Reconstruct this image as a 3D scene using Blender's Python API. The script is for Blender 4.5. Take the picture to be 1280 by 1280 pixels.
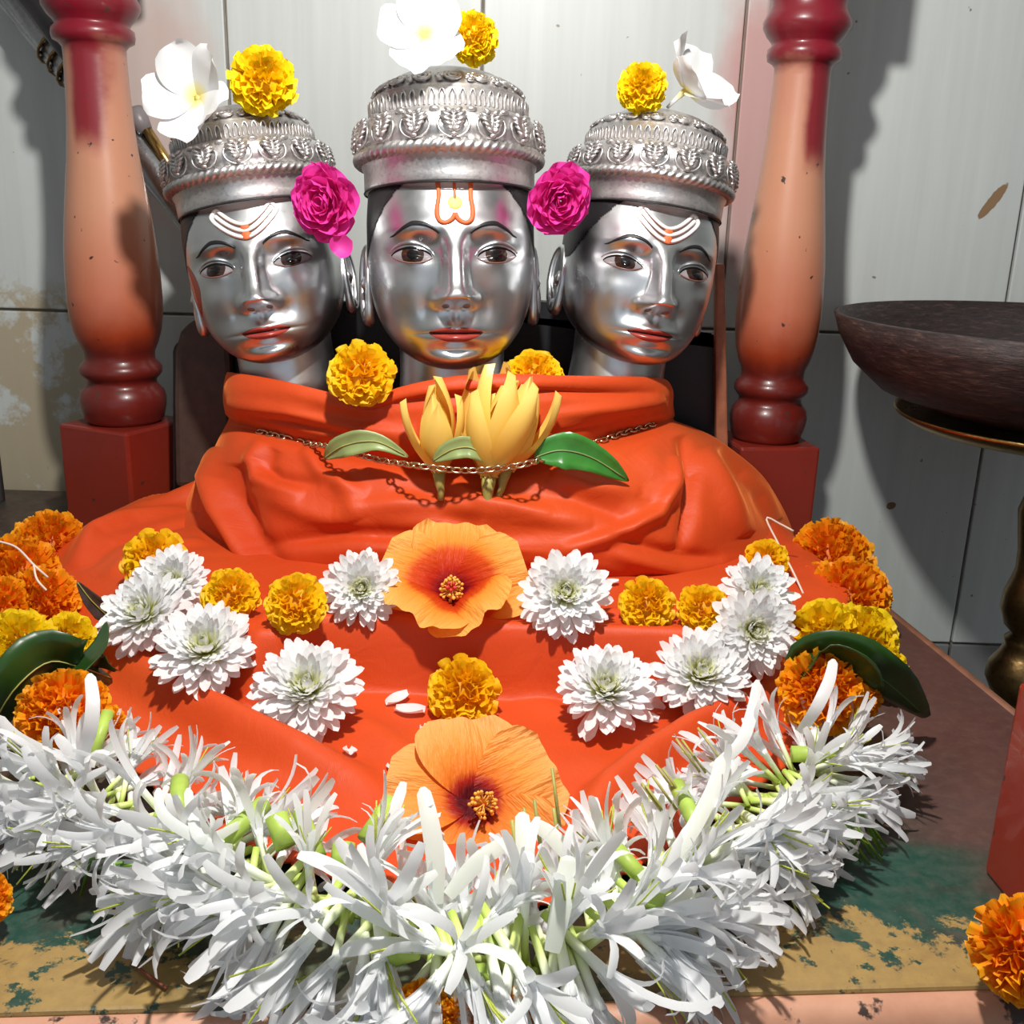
import bpy, bmesh, math, random
import numpy as np
from mathutils import Vector, Matrix, noise
from mathutils.bvhtree import BVHTree

# ------------------------------------------------------------------ clear
for o in list(bpy.data.objects):
    bpy.data.objects.remove(o, do_unlink=True)
scene = bpy.context.scene
COL = scene.collection
rnd = random.Random(7)
PI = math.pi

# ------------------------------------------------------------------ camera (measured: pitch from bowl ellipses, roll from wall joints)
F_PX = 1280.0
PITCH = math.radians(16.7)
ROLL = math.radians(1.6)
CAM = Vector((0, 0, 0.34))
Fw = Vector((0, math.cos(PITCH), -math.sin(PITCH)))
U0 = Vector((0, math.sin(PITCH), math.cos(PITCH)))
X0 = Vector((1, 0, 0))
Rc = X0 * math.cos(ROLL) + U0 * math.sin(ROLL)
Uc = U0 * math.cos(ROLL) - X0 * math.sin(ROLL)
cam_data = bpy.data.cameras.new('camera')
cam = bpy.data.objects.new('camera', cam_data)
COL.objects.link(cam)
M = Matrix.Identity(4)
for i in range(3):
    M[i][0] = Rc[i]; M[i][1] = Uc[i]; M[i][2] = -Fw[i]; M[i][3] = CAM[i]
cam.matrix_world = M
cam_data.sensor_width = 36
cam_data.lens = 36 * F_PX / 1280
cam_data.clip_start = 0.01
scene.camera = cam

# ------------------------------------------------------------------ light
scene.view_settings.view_transform = 'Standard'
scene.view_settings.look = 'None'
scene.view_settings.exposure = 0.0
scene.view_settings.gamma = 1.0
scene.view_settings.use_curve_mapping = False
world = bpy.data.worlds.new('front_fill'); scene.world = world  # added even bluish fill through the room's open front, no lamp behind it
world.use_nodes = True
bg = world.node_tree.nodes['Background']
bg.inputs[0].default_value = (0.80, 0.90, 1.0, 1)
bg.inputs[1].default_value = 0.54
ld = bpy.data.lights.new('bulb_light', 'POINT')
ld.energy = 31.5
ld.color = (1.0, 0.97, 0.92)
ld.shadow_soft_size = 0.022
lo = bpy.data.objects.new('bulb_light', ld); COL.objects.link(lo)
lo.location = (-0.03, 0.41, 0.78)

# ------------------------------------------------------------------ pixel helpers
def ray(px, py):
    return (Fw + Rc * ((px - 640) / F_PX) + Uc * (-(py - 640) / F_PX))
def at_y(px, py, Y):
    d = ray(px, py); return CAM + d * (Y / d.y)
def at_z(px, py, z):
    d = ray(px, py); return CAM + d * ((z - CAM.z) / d.z)
def project(p):
    q = Vector(p) - CAM
    zc = q.dot(Fw)
    return 640 + F_PX * q.dot(Rc) / zc, 640 - F_PX * q.dot(Uc) / zc

# ------------------------------------------------------------------ mesh helpers
class MB:
    def __init__(s): s.v = []; s.f = []
    def grid(s, fn, nu, nv, closed_u=False, closed_v=False):
        b = len(s.v)
        for j in range(nv):
            for i in range(nu):
                s.v.append(tuple(fn(i / (nu if closed_u else nu - 1), j / (nv if closed_v else nv - 1))))
        for j in range(nv if closed_v else nv - 1):
            for i in range(nu if closed_u else nu - 1):
                i2 = (i + 1) % nu; j2 = (j + 1) % nv
                s.f.append((b + j * nu + i, b + j * nu + i2, b + j2 * nu + i2, b + j2 * nu + i))
        return s
    def tube(s, pts, r, n=8, closed=False, cap=True, squash=1.0):
        pts = [Vector(p) for p in pts]; m = len(pts)
        rs = r if isinstance(r, (list, tuple)) else [r] * m
        b = len(s.v)
        tprev = None; nrm = None
        for k in range(m):
            if closed: t = pts[(k + 1) % m] - pts[k - 1]
            else: t = pts[min(k + 1, m - 1)] - pts[max(k - 1, 0)]
            t = t.normalized() if t.length > 1e-9 else Vector((0, 0, 1))
            if nrm is None:
                a = Vector((0, 0, 1)) if abs(t.z) < 0.9 else Vector((1, 0, 0))
                nrm = t.cross(a).normalized()
            else:
                nrm = (nrm - t * nrm.dot(t))
                nrm = nrm.normalized() if nrm.length > 1e-9 else t.orthogonal().normalized()
            bi = t.cross(nrm)
            for i in range(n):
                a = 2 * PI * i / n
                s.v.append(tuple(pts[k] + (nrm * math.cos(a) + bi * math.sin(a) * squash) * rs[k]))
        for k in range(m if closed else m - 1):
            k2 = (k + 1) % m
            for i in range(n):
                i2 = (i + 1) % n
                s.f.append((b + k * n + i, b + k * n + i2, b + k2 * n + i2, b + k2 * n + i))
        if cap and not closed:
            s.f.append(tuple(b + i for i in range(n))[::-1])
            s.f.append(tuple(b + (m - 1) * n + i for i in range(n)))
        return s
    def lathe(s, prof, n=48, cap=True, ctr=(0, 0, 0), square=None):
        b = len(s.v); m = len(prof)
        for (r, z) in prof:
            for i in range(n):
                a = 2 * PI * i / n
                s.v.append((ctr[0] + r * math.cos(a), ctr[1] + r * math.sin(a), ctr[2] + z))
        for k in range(m - 1):
            for i in range(n):
                i2 = (i + 1) % n
                s.f.append((b + k * n + i, b + k * n + i2, b + (k + 1) * n + i2, b + (k + 1) * n + i))
        if cap:
            s.f.append(tuple(b + i for i in range(n))[::-1])
            s.f.append(tuple(b + (m - 1) * n + i for i in range(n)))
        return s
    def box(s, x0, x1, y0, y1, z0, z1):
        b = len(s.v)
        for z in (z0, z1):
            for (x, y) in ((x0, y0), (x1, y0), (x1, y1), (x0, y1)):
                s.v.append((x, y, z))
        for q in ((3, 2, 1, 0), (4, 5, 6, 7), (0, 1, 5, 4), (1, 2, 6, 5), (2, 3, 7, 6), (3, 0, 4, 7)):
            s.f.append(tuple(b + i for i in q))
        return s
    def ball(s, c, r, n=10, m=6, sc=(1, 1, 1)):
        b = len(s.v)
        s.v.append((c[0], c[1], c[2] - r * sc[2]))
        for j in range(1, m):
            p = PI * j / m
            for i in range(n):
                a = 2 * PI * i / n
                s.v.append((c[0] + r * sc[0] * math.sin(p) * math.cos(a), c[1] + r * sc[1] * math.sin(p) * math.sin(a), c[2] - r * sc[2] * math.cos(p)))
        s.v.append((c[0], c[1], c[2] + r * sc[2])); e = len(s.v) - 1
        for i in range(n):
            i2 = (i + 1) % n
            s.f.append((b, b + 1 + i2, b + 1 + i))
            for j in range(m - 2):
                s.f.append((b + 1 + j * n + i, b + 1 + j * n + i2, b + 1 + (j + 1) * n + i2, b + 1 + (j + 1) * n + i))
            s.f.append((b + 1 + (m - 2) * n + i, b + 1 + (m - 2) * n + i2, e))
        return s
    def xf(s, M, start=0):
        for i in range(start, len(s.v)):
            s.v[i] = tuple(M @ Vector(s.v[i]))
        return s
    def mesh(s, name, mat, smooth=True):
        me = bpy.data.meshes.new(name)
        me.from_pydata(s.v, [], s.f)
        if smooth:
            me.polygons.foreach_set('use_smooth', [True] * len(me.polygons))
        me.materials.append(mat)
        me.update()
        return me
    def build(s, name, mat, parent=None, smooth=True, bevel=0, recalc=False):
        me = s.mesh(name, mat, smooth)
        if recalc:
            bm = bmesh.new(); bm.from_mesh(me); bmesh.ops.recalc_face_normals(bm, faces=bm.faces); bm.to_mesh(me); bm.free()
        o = bpy.data.objects.new(name, me)
        COL.objects.link(o)
        if parent: o.parent = parent
        if bevel:
            md = o.modifiers.new('bevel', 'BEVEL'); md.width = bevel; md.segments = 2; md.limit_method = 'ANGLE'
        return o

def link_mesh(name, me, parent=None, M=None):
    o = bpy.data.objects.new(name, me); COL.objects.link(o)
    if parent: o.parent = parent
    if M is not None: o.matrix_local = M
    return o
def thing(name, label, cat, loc=(0, 0, 0), M=None, group=None):
    o = bpy.data.objects.new(name, None); COL.objects.link(o)
    o.empty_display_size = 0.02
    if M is not None: o.matrix_world = M
    else: o.location = loc
    return tag(o, label, cat, group)
def tag(o, label, cat, group=None):
    o['label'] = label; o['category'] = cat
    if group: o['group'] = group
    return o
def struct(o, label=None):
    o['kind'] = 'structure'
    if label: o['label'] = label
    return o
def axis_matrix(loc, axis, spin=0.0, scale=1.0):
    """local +z -> axis"""
    z = Vector(axis).normalized()
    a = Vector((0, 0, 1)) if abs(z.z) < 0.95 else Vector((0, 1, 0))
    x = a.cross(z).normalized(); y = z.cross(x)
    R = Matrix((x, y, z)).transposed().to_4x4()
    return Matrix.Translation(loc) @ R @ Matrix.Rotation(spin, 4, 'Z') @ Matrix.Scale(scale, 4)
def hermite(xs, ys):
    xs = np.array(xs, float); ys = np.array(ys, float)
    d = np.diff(ys) / np.diff(xs)
    t = np.zeros_like(ys); t[0] = d[0]; t[-1] = d[-1]
    for i in range(1, len(xs) - 1):
        t[i] = 0 if d[i - 1] * d[i] <= 0 else 2 * d[i - 1] * d[i] / (d[i - 1] + d[i])
    def f(x):
        x = np.clip(x, xs[0], xs[-1])
        i = np.clip(np.searchsorted(xs, x) - 1, 0, len(xs) - 2)
        h = xs[i + 1] - xs[i]; s = (x - xs[i]) / h
        return (2*s**3 - 3*s**2 + 1) * ys[i] + (s**3 - 2*s**2 + s) * h * t[i] + (-2*s**3 + 3*s**2) * ys[i + 1] + (s**3 - s**2) * h * t[i + 1]
    return f
def catmull(pts, n):
    pts = [Vector(p) for p in pts]; m = len(pts); out = []
    for k in range(n):
        u = k / (n - 1) * (m - 1); i = min(int(u), m - 2); s = u - i
        p0 = pts[max(i - 1, 0)]; p1 = pts[i]; p2 = pts[i + 1]; p3 = pts[min(i + 2, m - 1)]
        out.append(0.5 * ((2 * p1) + (p2 - p0) * s + (2 * p0 - 5 * p1 + 4 * p2 - p3) * s * s + (3 * p1 - p0 - 3 * p2 + p3) * s ** 3))
    return out

# ------------------------------------------------------------------ material helpers
def srgb(r, g, b):
    def c(u):
        u /= 255.0
        return u / 12.92 if u <= 0.04045 else ((u + 0.055) / 1.055) ** 2.4
    return (c(r), c(g), c(b), 1)
class NT:
    def __init__(s, name):
        s.m = bpy.data.materials.new(name); s.m.use_nodes = True
        s.t = s.m.node_tree; s.n = s.t.nodes; s.b = s.n['Principled BSDF']
    def new(s, typ, **kw):
        n = s.n.new(typ)
        for k, v in kw.items(): setattr(n, k, v)
        return n
    def link(s, a, b): s.t.links.new(a, b)
    def coord(s, which='Object'):
        return s.new('ShaderNodeTexCoord').outputs[which]
    def mapping(s, vec, scale=(1, 1, 1), loc=(0, 0, 0), rot=(0, 0, 0)):
        n = s.new('ShaderNodeMapping'); s.link(vec, n.inputs[0])
        n.inputs['Scale'].default_value = scale; n.inputs['Location'].default_value = loc; n.inputs['Rotation'].default_value = rot
        return n.outputs[0]
    def noise(s, vec, scale, detail=4, rough=0.55, dist=0.0, out=0):
        n = s.new('ShaderNodeTexNoise'); s.link(vec, n.inputs['Vector'])
        n.inputs['Scale'].default_value = scale; n.inputs['Detail'].default_value = detail
        n.inputs['Roughness'].default_value = rough; n.inputs['Distortion'].default_value = dist
        return n.outputs[out]
    def ramp(s, fac, stops, interp='LINEAR'):
        n = s.new('ShaderNodeValToRGB'); s.link(fac, n.inputs[0]); r = n.color_ramp; r.interpolation = interp
        while len(r.elements) < len(stops): r.elements.new(0.5)
        for e, (p, c) in zip(r.elements, stops):
            e.position = p
            e.color = c if isinstance(c, tuple) else (c, c, c, 1)
        return n.outputs[0]
    def mix(s, fac, a, b, blend='MIX'):
        n = s.new('ShaderNodeMix', data_type='RGBA', blend_type=blend)
        for sock, v in ((n.inputs[0], fac), (n.inputs[6], a), (n.inputs[7], b)):
            if hasattr(v, 'links'): s.link(v, sock)
            else: sock.default_value = v
        return n.outputs[2]
    def math(s, op, a, b=None, c=None, clamp=False):
        n = s.new('ShaderNodeMath', operation=op, use_clamp=clamp)
        for i, v in enumerate((a, b, c)):
            if v is None: continue
            if hasattr(v, 'links'): s.link(v, n.inputs[i])
            else: n.inputs[i].default_value = v
        return n.outputs[0]
    def sep(s, vec):
        n = s.new('ShaderNodeSeparateXYZ'); s.link(vec, n.inputs[0]); return n.outputs
    def maprange(s, v, a, b, c=0.0, d=1.0, smooth=False):
        n = s.new('ShaderNodeMapRange', interpolation_type='SMOOTHSTEP' if smooth else 'LINEAR'); s.link(v, n.inputs[0])
        for i, q in enumerate((a, b, c, d)): n.inputs[i + 1].default_value = q
        return n.outputs[0]
    def bump(s, h, strength=0.3, dist=0.001):
        n = s.new('ShaderNodeBump'); s.link(h, n.inputs['Height'])
        n.inputs['Strength'].default_value = strength; n.inputs['Distance'].default_value = dist
        s.link(n.outputs[0], s.b.inputs['Normal'])
    def set(s, **kw):
        names = {'color': 'Base Color', 'rough': 'Roughness', 'metal': 'Metallic', 'spec': 'Specular IOR Level', 'coat': 'Coat Weight',
                 'sheen': 'Sheen Weight', 'trans': 'Transmission Weight', 'sss': 'Subsurface Weight', 'aniso': 'Anisotropic'}
        for k, v in kw.items():
            i = s.b.inputs[names.get(k, k)]
            if hasattr(v, 'links'): s.link(v, i)
            else: i.default_value = v
        return s
def simple(name, col, rough=0.5, metal=0.0, var=0.12, nscale=60, bump=0.0, bscale=200, **kw):
    t = NT(name); co = t.coord()
    n = t.noise(co, nscale, 4)
    dark = tuple(c * (1 - var) for c in col[:3]) + (1,); lite = tuple(min(1, c * (1 + var)) for c in col[:3]) + (1,)
    t.set(color=t.ramp(n, [(0.3, dark), (0.7, lite)]), rough=rough, metal=metal, **kw)
    if bump: t.bump(t.noise(co, bscale, 3), bump, 0.0006)
    return t.m
def petal_mat(name, base, tip, alt, rough=0.55, length=1.0, var=0.25, axis='R', stops=None, sss=0.0, transl=0.25):
    """base -> tip colour by distance from the flower axis (object space), random per petal"""
    t = NT(name); co = t.coord()
    geo = t.new('ShaderNodeNewGeometry')
    L = t.new('ShaderNodeVectorMath', operation='LENGTH'); t.link(co, L.inputs[0])
    fac = t.math('DIVIDE', L.outputs['Value'], length, clamp=True)
    col = t.ramp(fac, stops or [(0.0, base), (0.8, tip)])
    col = t.mix(t.math('MULTIPLY', geo.outputs['Random Per Island'], var), col, alt)
    t.set(color=col, rough=rough)
    t.b.inputs['Specular IOR Level'].default_value = 0.54
    if transl:
        tr = t.new('ShaderNodeBsdfTranslucent'); t.link(col, tr.inputs[0])
        mx = t.new('ShaderNodeMixShader'); mx.inputs[0].default_value = transl
        out = [n for n in t.n if n.type == 'OUTPUT_MATERIAL'][0]
        t.link(t.b.outputs[0], mx.inputs[1]); t.link(tr.outputs[0], mx.inputs[2]); t.link(mx.outputs[0], out.inputs[0])
    return t.m

MAT = {}
def silver(name, base, rough, dirt):
    t = NT(name); co = t.coord()
    n = t.noise(co, 45, 5, 0.6)
    ao = t.new('ShaderNodeAmbientOcclusion'); ao.inputs['Distance'].default_value = 0.004; ao.samples = 4
    col = t.ramp(n, [(0.3, tuple(c * 0.93 for c in base[:3]) + (1,)), (0.7, base)])
    if dirt: col = t.mix(t.ramp(t.noise(co, 260, 3), [(0.5, 0.0), (0.75, dirt)]), col, srgb(70, 62, 56))
    t.set(color=col, metal=1.0, rough=t.ramp(t.noise(co, 30, 4), [(0.3, rough * 0.8), (0.7, rough * 1.25)]))
    t.bump(t.noise(co, 220 if dirt else 60, 3), 0.25 if dirt else 0.05, 0.0008)
    return t.m
MAT['silver'] = silver('polished_silver', srgb(222, 224, 226), 0.33, 0)
MAT['silver_cast'] = silver('cast_silver', srgb(222, 219, 218), 0.46, 0.35)
MAT['black_paint'] = simple('black_hair_paint', srgb(22, 20, 24), 0.45, bump=0.4, bscale=400)
MAT['eye_white'] = simple('eye_white', srgb(132, 125, 128), 0.15, var=0.03)
MAT['iris'] = simple('iris_brown', srgb(44, 28, 22), 0.12, var=0.3, nscale=900)
MAT['pupil'] = simple('pupil_black', srgb(10, 8, 8), 0.08)
MAT['lip'] = simple('lip_red', srgb(158, 62, 54), 0.25, var=0.12, nscale=150)
MAT['lid_pink'] = simple('lid_pink', srgb(122, 88, 80), 0.35, var=0.2)
MAT['white_paste'] = simple('white_paste', srgb(238, 232, 228), 0.6, var=0.04, bump=0.3)
MAT['red_paste'] = simple('red_outline', srgb(120, 66, 52), 0.6)
MAT['orange_paste'] = simple('orange_paste', srgb(222, 105, 55), 0.6, var=0.1, bump=0.4)
MAT['yellow_paste'] = simple('yellow_paste', srgb(236, 200, 120), 0.6, var=0.06, bump=0.4)
MAT['brass'] = silver('brass', srgb(196, 160, 96), 0.3, 0.3)
MAT['brass_dark'] = silver('aged_brass', srgb(150, 122, 78), 0.34, 0.5)
MAT['steel'] = silver('steel', srgb(170, 172, 176), 0.25, 0.2)
MAT['chain'] = silver('chain_silver', srgb(225, 205, 170), 0.22, 0)
MAT['grey_paint'] = simple('grey_pipe_paint', srgb(120, 114, 116), 0.4, var=0.08)
MAT['thread'] = simple('thread', srgb(228, 205, 190), 0.8, var=0.05)
MAT['leaf_dark'] = simple('leaf_dark', srgb(34, 66, 22), 0.32, var=0.35, nscale=25, bump=0.15, bscale=90)
MAT['leaf_mid'] = simple('leaf_mid', srgb(58, 128, 48), 0.3, var=0.2, nscale=60, bump=0.15, bscale=120)
MAT['leaf_pale'] = simple('leaf_pale', srgb(140, 156, 96), 0.4, var=0.15, nscale=60)
MAT['stem'] = simple('stem_green', srgb(168, 160, 84), 0.5, var=0.25, nscale=150)
MAT['black_board'] = simple('black_board', srgb(16, 17, 23), 0.5, var=0.3)
MAT['brown_pad'] = simple('brown_pad', srgb(66, 48, 40), 0.6, var=0.25, bump=0.2)

# ================================================================== STRUCTURE
WALL_Y = 1.20
def tile_mat():
    t = NT('glazed_wall_tile')
    P = t.new('ShaderNodeNewGeometry').outputs['Position']
    x, y, z = t.sep(P)
    streak = t.noise(t.mapping(P, (60, 1, 3)), 1.0, 5, 0.6)
    col = t.ramp(streak, [(0.25, srgb(188, 193, 191)), (0.7, srgb(200, 205, 203))])
    specks = t.noise(P, 75, 2, 0.5)
    col = t.mix(t.ramp(specks, [(0.735, 0.0), (0.76, 0.8)]), col, srgb(110, 96, 84))
    # pink powder stain by the right hand post, and by the pipe
    n1 = t.noise(P, 9, 4, 0.6)
    def blob(cx, cz, rx, rz):
        dx = t.math('DIVIDE', t.math('SUBTRACT', x, cx), rx); dz = t.math('DIVIDE', t.math('SUBTRACT', z, cz), rz)
        d = t.math('SQRT', t.math('ADD', t.math('POWER', dx, 2), t.math('POWER', dz, 2)))
        d = t.math('ADD', d, t.math('MULTIPLY', t.math('SUBTRACT', n1, 0.5), 1.3))
        return t.maprange(d, 0.45, 1.1, 1.0, 0.0, smooth=True)
    col = t.mix(t.math('MULTIPLY', blob(0.255, 0.42, 0.05, 0.2), 0.75), col, srgb(190, 132, 128))
    col = t.mix(t.math('MULTIPLY', blob(-0.41, 0.43, 0.07, 0.17), 0.6), col, srgb(196, 160, 150))
    # brown peeling stain, lower left
    n2 = t.noise(P, 16, 6, 0.65)
    m = t.math('MULTIPLY', t.maprange(t.math('ADD', z, t.math('MULTIPLY', t.math('SUBTRACT', n2, 0.5), 0.25)), 0.215, 0.235, 1, 0), t.maprange(t.math('ADD', x, t.math('MULTIPLY', t.math('SUBTRACT', n2, 0.5), 0.2)), -0.50, -0.47, 1, 0))
    m = t.math('MULTIPLY', m, t.ramp(n2, [(0.40, 0.0), (0.47, 1.0)]))
    col = t.mix(t.math('MULTIPLY', m, 0.75), col, srgb(168, 148, 112))
    # chipped flake
    def flake(cx, cz, rx, rz, tilt):
        dx = t.math('SUBTRACT', x, cx); dz = t.math('SUBTRACT', z, cz)
        a = t.math('ADD', t.math('MULTIPLY', dx, math.cos(tilt)), t.math('MULTIPLY', dz, math.sin(tilt)))
        b = t.math('SUBTRACT', t.math('MULTIPLY', dz, math.cos(tilt)), t.math('MULTIPLY', dx, math.sin(tilt)))
        d = t.math('SQRT', t.math('ADD', t.math('POWER', t.math('DIVIDE', a, rx), 2), t.math('POWER', t.math('DIVIDE', b, rz), 2)))
        return t.maprange(t.math('ADD', d, t.math('MULTIPLY', t.math('SUBTRACT', t.noise(P, 60, 3), 0.5), 0.8)), 0.9, 1.0, 1, 0)
    col = t.mix(flake(*FLAKE1, 0.024, 0.006, 0.95), col, srgb(140, 112, 84))
    col = t.mix(flake(*FLAKE2, 0.006, 0.005, 0.3), col, srgb(120, 98, 70))
    t.set(color=col, rough=0.42, spec=0.4)
    t.bump(t.noise(t.mapping(P, (30, 1, 6)), 1.0, 3), 0.15, 0.001)
    return t.m
_q = at_y(1241, 252, WALL_Y); FLAKE1 = (_q.x, _q.z)
_q = at_y(1114, 632, WALL_Y); FLAKE2 = (_q.x, _q.z)
M_TILE = tile_mat()
M_GROUT = simple('tile_joint', srgb(128, 118, 106), 0.9, var=0.2)
M_PLASTER = simple('room_plaster', srgb(176, 178, 176), 0.9, var=0.05, nscale=4)
M_FLOOR = simple('stone_floor', srgb(112, 106, 100), 0.5, var=0.15, nscale=6)
M_GREY_TILE = simple('grey_lower_tile', srgb(128, 130, 130), 0.5, var=0.08, nscale=8)

wb = struct(MB().box(-1.5, 1.5, WALL_Y + 0.006, WALL_Y + 0.1, -0.72, 1.7).build('wall_back', M_GROUT, smooth=False), 'grouted back wall faced with large white glazed tiles')
xe = [-1.499, -1.27, -0.952, -0.634, -0.322, -0.046, 0.235, 0.561, 0.885, 1.203, 1.499]
ze = [-0.70, -0.4, -0.178, 0.208, 0.59, 0.97, 1.35, 1.69]
for i in range(len(xe) - 1):
    for j in range(len(ze) - 1):
        g = 0.0016
        b = MB().box(xe[i] + g, xe[i + 1] - g, WALL_Y, WALL_Y + 0.007, ze[j] + g, ze[j + 1] - g)
        b.build('tile', M_GREY_TILE if j < 2 else M_TILE, wb, smooth=False, bevel=0.0015)
struct(MB().box(-1.6, 1.6, -2.0, WALL_Y + 0.1, -0.76, -0.72).build('floor', M_FLOOR, smooth=False))
struct(MB().box(-1.6, 1.6, -2.0, WALL_Y + 0.1, 1.7, 1.74).build('ceiling', M_PLASTER, smooth=False))
struct(MB().box(-1.6, -1.5, -2.0, WALL_Y + 0.1, -0.72, 1.7).build('wall_left', M_PLASTER, smooth=False))
struct(MB().box(1.5, 1.6, -2.0, WALL_Y + 0.1, -0.72, 1.7).build('wall_right', M_PLASTER, smooth=False))

# ================================================================== SHRINE TABLE with turned posts
FR = Vector((0.398, 0.4055, 0)); FD = Vector((0.428, 0.032, 0)).normalized()      # front right corner, direction of the front edge
BD = Vector((-0.126, 1, 0)).normalized()                                            # direction of the right edge, going back
def table_mat():
    t = NT('worn_painted_table'); P = t.coord()
    rot = math.atan2(FD.y, FD.x)
    # distance back from front edge
    Q = t.mapping(P, (1, 1, 1), (0, 0, 0), (0, 0, 0))
    x, y, z = t.sep(Q)
    d = t.math('SUBTRACT', t.math('SUBTRACT', y, FR.y), t.math('MULTIPLY', t.math('SUBTRACT', x, FR.x), FD.y / FD.x))
    big = t.noise(P, 14, 6, 0.62, 0.4); fine = t.noise(P, 120, 5, 0.65)
    base = t.ramp(t.noise(P, 9, 6, 0.6), [(0.3, srgb(42, 38, 34)), (0.48, srgb(68, 54, 47)), (0.6, srgb(58, 55, 49)), (0.75, srgb(86, 64, 54))])
    base = t.mix(t.ramp(fine, [(0.45, 0.0), (0.7, 0.45)]), base, srgb(100, 84, 72))
    # red-pink rub on the right
    base = t.mix(t.math('MULTIPLY', t.maprange(t.math('ADD', x, t.math('MULTIPLY', big, 0.12)), 0.27, 0.36, 0, 1, True), 0.4), base, srgb(112, 66, 62))
    dj = t.math('ADD', d, t.math('MULTIPLY', t.math('SUBTRACT', big, 0.5), 0.05))
    green = t.mix(t.ramp(fine, [(0.4, 0.0), (0.75, 0.7)]), srgb(20, 62, 50), srgb(70, 86, 76))
    gm = t.math('MULTIPLY', t.maprange(dj, 0.095, 0.12, 1, 0, True), t.maprange(x, 0.22, 0.30, 1, 0.15, True))
    gm = t.math('MULTIPLY', gm, t.ramp(t.noise(P, 22, 5, 0.6), [(0.36, 0.25), (0.5, 1.0)]))
    col = t.mix(gm, base, green)
    och = t.mix(t.ramp(fine, [(0.35, 0.0), (0.7, 0.6)]), srgb(158, 130, 76), srgb(132, 104, 66))
    dk = t.math('ADD', d, t.math('MULTIPLY', t.math('SUBTRACT', t.noise(P, 30, 7, 0.7, 0.3), 0.5), 0.14))
    om = t.math('MULTIPLY', t.maprange(dk, 0.040, 0.046, 1, 0), t.ramp(t.noise(P, 55, 6, 0.7), [(0.40, 0.0), (0.44, 1.0)]))
    # the ochre is worn away in the middle of the edge
    mid = t.math('ABSOLUTE', t.math('ADD', x, 0.03))
    om = t.math('MULTIPLY', om, t.maprange(t.math('ADD', mid, t.math('MULTIPLY', t.math('SUBTRACT', big, 0.5), 0.2)), 0.07, 0.11, 0.15, 1))
    col = t.mix(om, col, och)
    t.set(color=col, rough=t.ramp(big, [(0.3, 0.32), (0.7, 0.55)]), spec=0.45)
    t.bump(t.noise(P, 260, 5, 0.7), 0.35, 0.0008)
    return t.m
def salmon_mat():
    t = NT('salmon_moulding_paint'); P = t.coord()
    n = t.noise(P, 18, 6, 0.65); f = t.noise(P, 45, 5, 0.6)
    col = t.ramp(n, [(0.3, srgb(176, 124, 100)), (0.7, srgb(206, 156, 128))])
    col = t.mix(t.ramp(f, [(0.60, 0.0), (0.64, 1.0)]), col, srgb(58, 44, 40))
    t.set(color=col, rough=0.4); t.bump(f, 0.3, 0.001)
    return t.m
shrine = thing('wooden_shrine', 'painted wooden shrine table with worn top and turned posts', 'shrine', (0, 0, 0))
FL = FR - FD * 1.15
BR = FR + BD * 0.77; BL = Vector((FL.x - 0.0, BR.y, 0))
def prism(pts, z0, z1):
    m = MB(); n = len(pts)
    for z in (z0, z1):
        for p in pts: m.v.append((p[0], p[1], z))
    m.f.append(tuple(range(n))[::-1]); m.f.append(tuple(range(n, 2 * n)))
    for i in range(n):
        j = (i + 1) % n; m.f.append((i, j, n + j, n + i))
    return m
# boards of the top (joints run along the front edge)
top = prism([FL, FR, BR, BL], -0.03, 0.0).build('table_top', table_mat(), shrine, smooth=False, bevel=0.002)
# rounded salmon moulding along the front, a gap line above it
mo = MB()
def mold(u, v):
    a = -0.15 + v * PI * 1.1
    p = FL + FD * 1.15 * u
    nrm = Vector((FD.y, -FD.x, 0))
    return p + nrm * (0.002 + 0.014 * math.sin(a)) + Vector((0, 0, -0.0185 + 0.016 * math.cos(a)))
mo.grid(mold, 60, 14)
mo.build('front_moulding', salmon_mat(), shrine, recalc=True)
prism([FL + Vector((0, 0.004, 0)), FR + Vector((-0.004, 0.004, 0)), FR + Vector((-0.02, 0.03, 0)), FL + Vector((0, 0.03, 0))], -0.16, -0.03).build('apron', salmon_mat(), shrine, smooth=False)
prism([FR + Vector((-0.03, 0.03, 0)), FR + Vector((-0.005, 0.03, 0)), BR + Vector((-0.005, -0.01, 0)), BR + Vector((-0.03, -0.01, 0))], -0.16, -0.03).build('side_rail', MAT['brown_pad'], shrine, smooth=False)
M_DKWOOD = simple('dark_table_wood', srgb(84, 52, 40), 0.5, var=0.2)
for p in (FL + Vector((0.06, 0.06, 0)), FR + Vector((-0.06, 0.06, 0)), BR + Vector((-0.06, -0.06, 0)), BL + Vector((0.06, -0.06, 0))):
    MB().box(p.x - 0.03, p.x + 0.03, p.y - 0.03, p.y + 0.03, -0.72, -0.03).build('leg', M_DKWOOD, shrine, smooth=False, bevel=0.004)
# worn line of bare wood on the right edge
e0 = FR + BD * 0.06; e1 = BR
MB().tube([e0 + Vector((0, 0, -0.004)), e1 + Vector((0, 0, -0.004))], 0.0055, 6).build('edge_bead', simple('bare_edge_wood', srgb(128, 84, 62), .6, var=.25), shrine)

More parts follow.
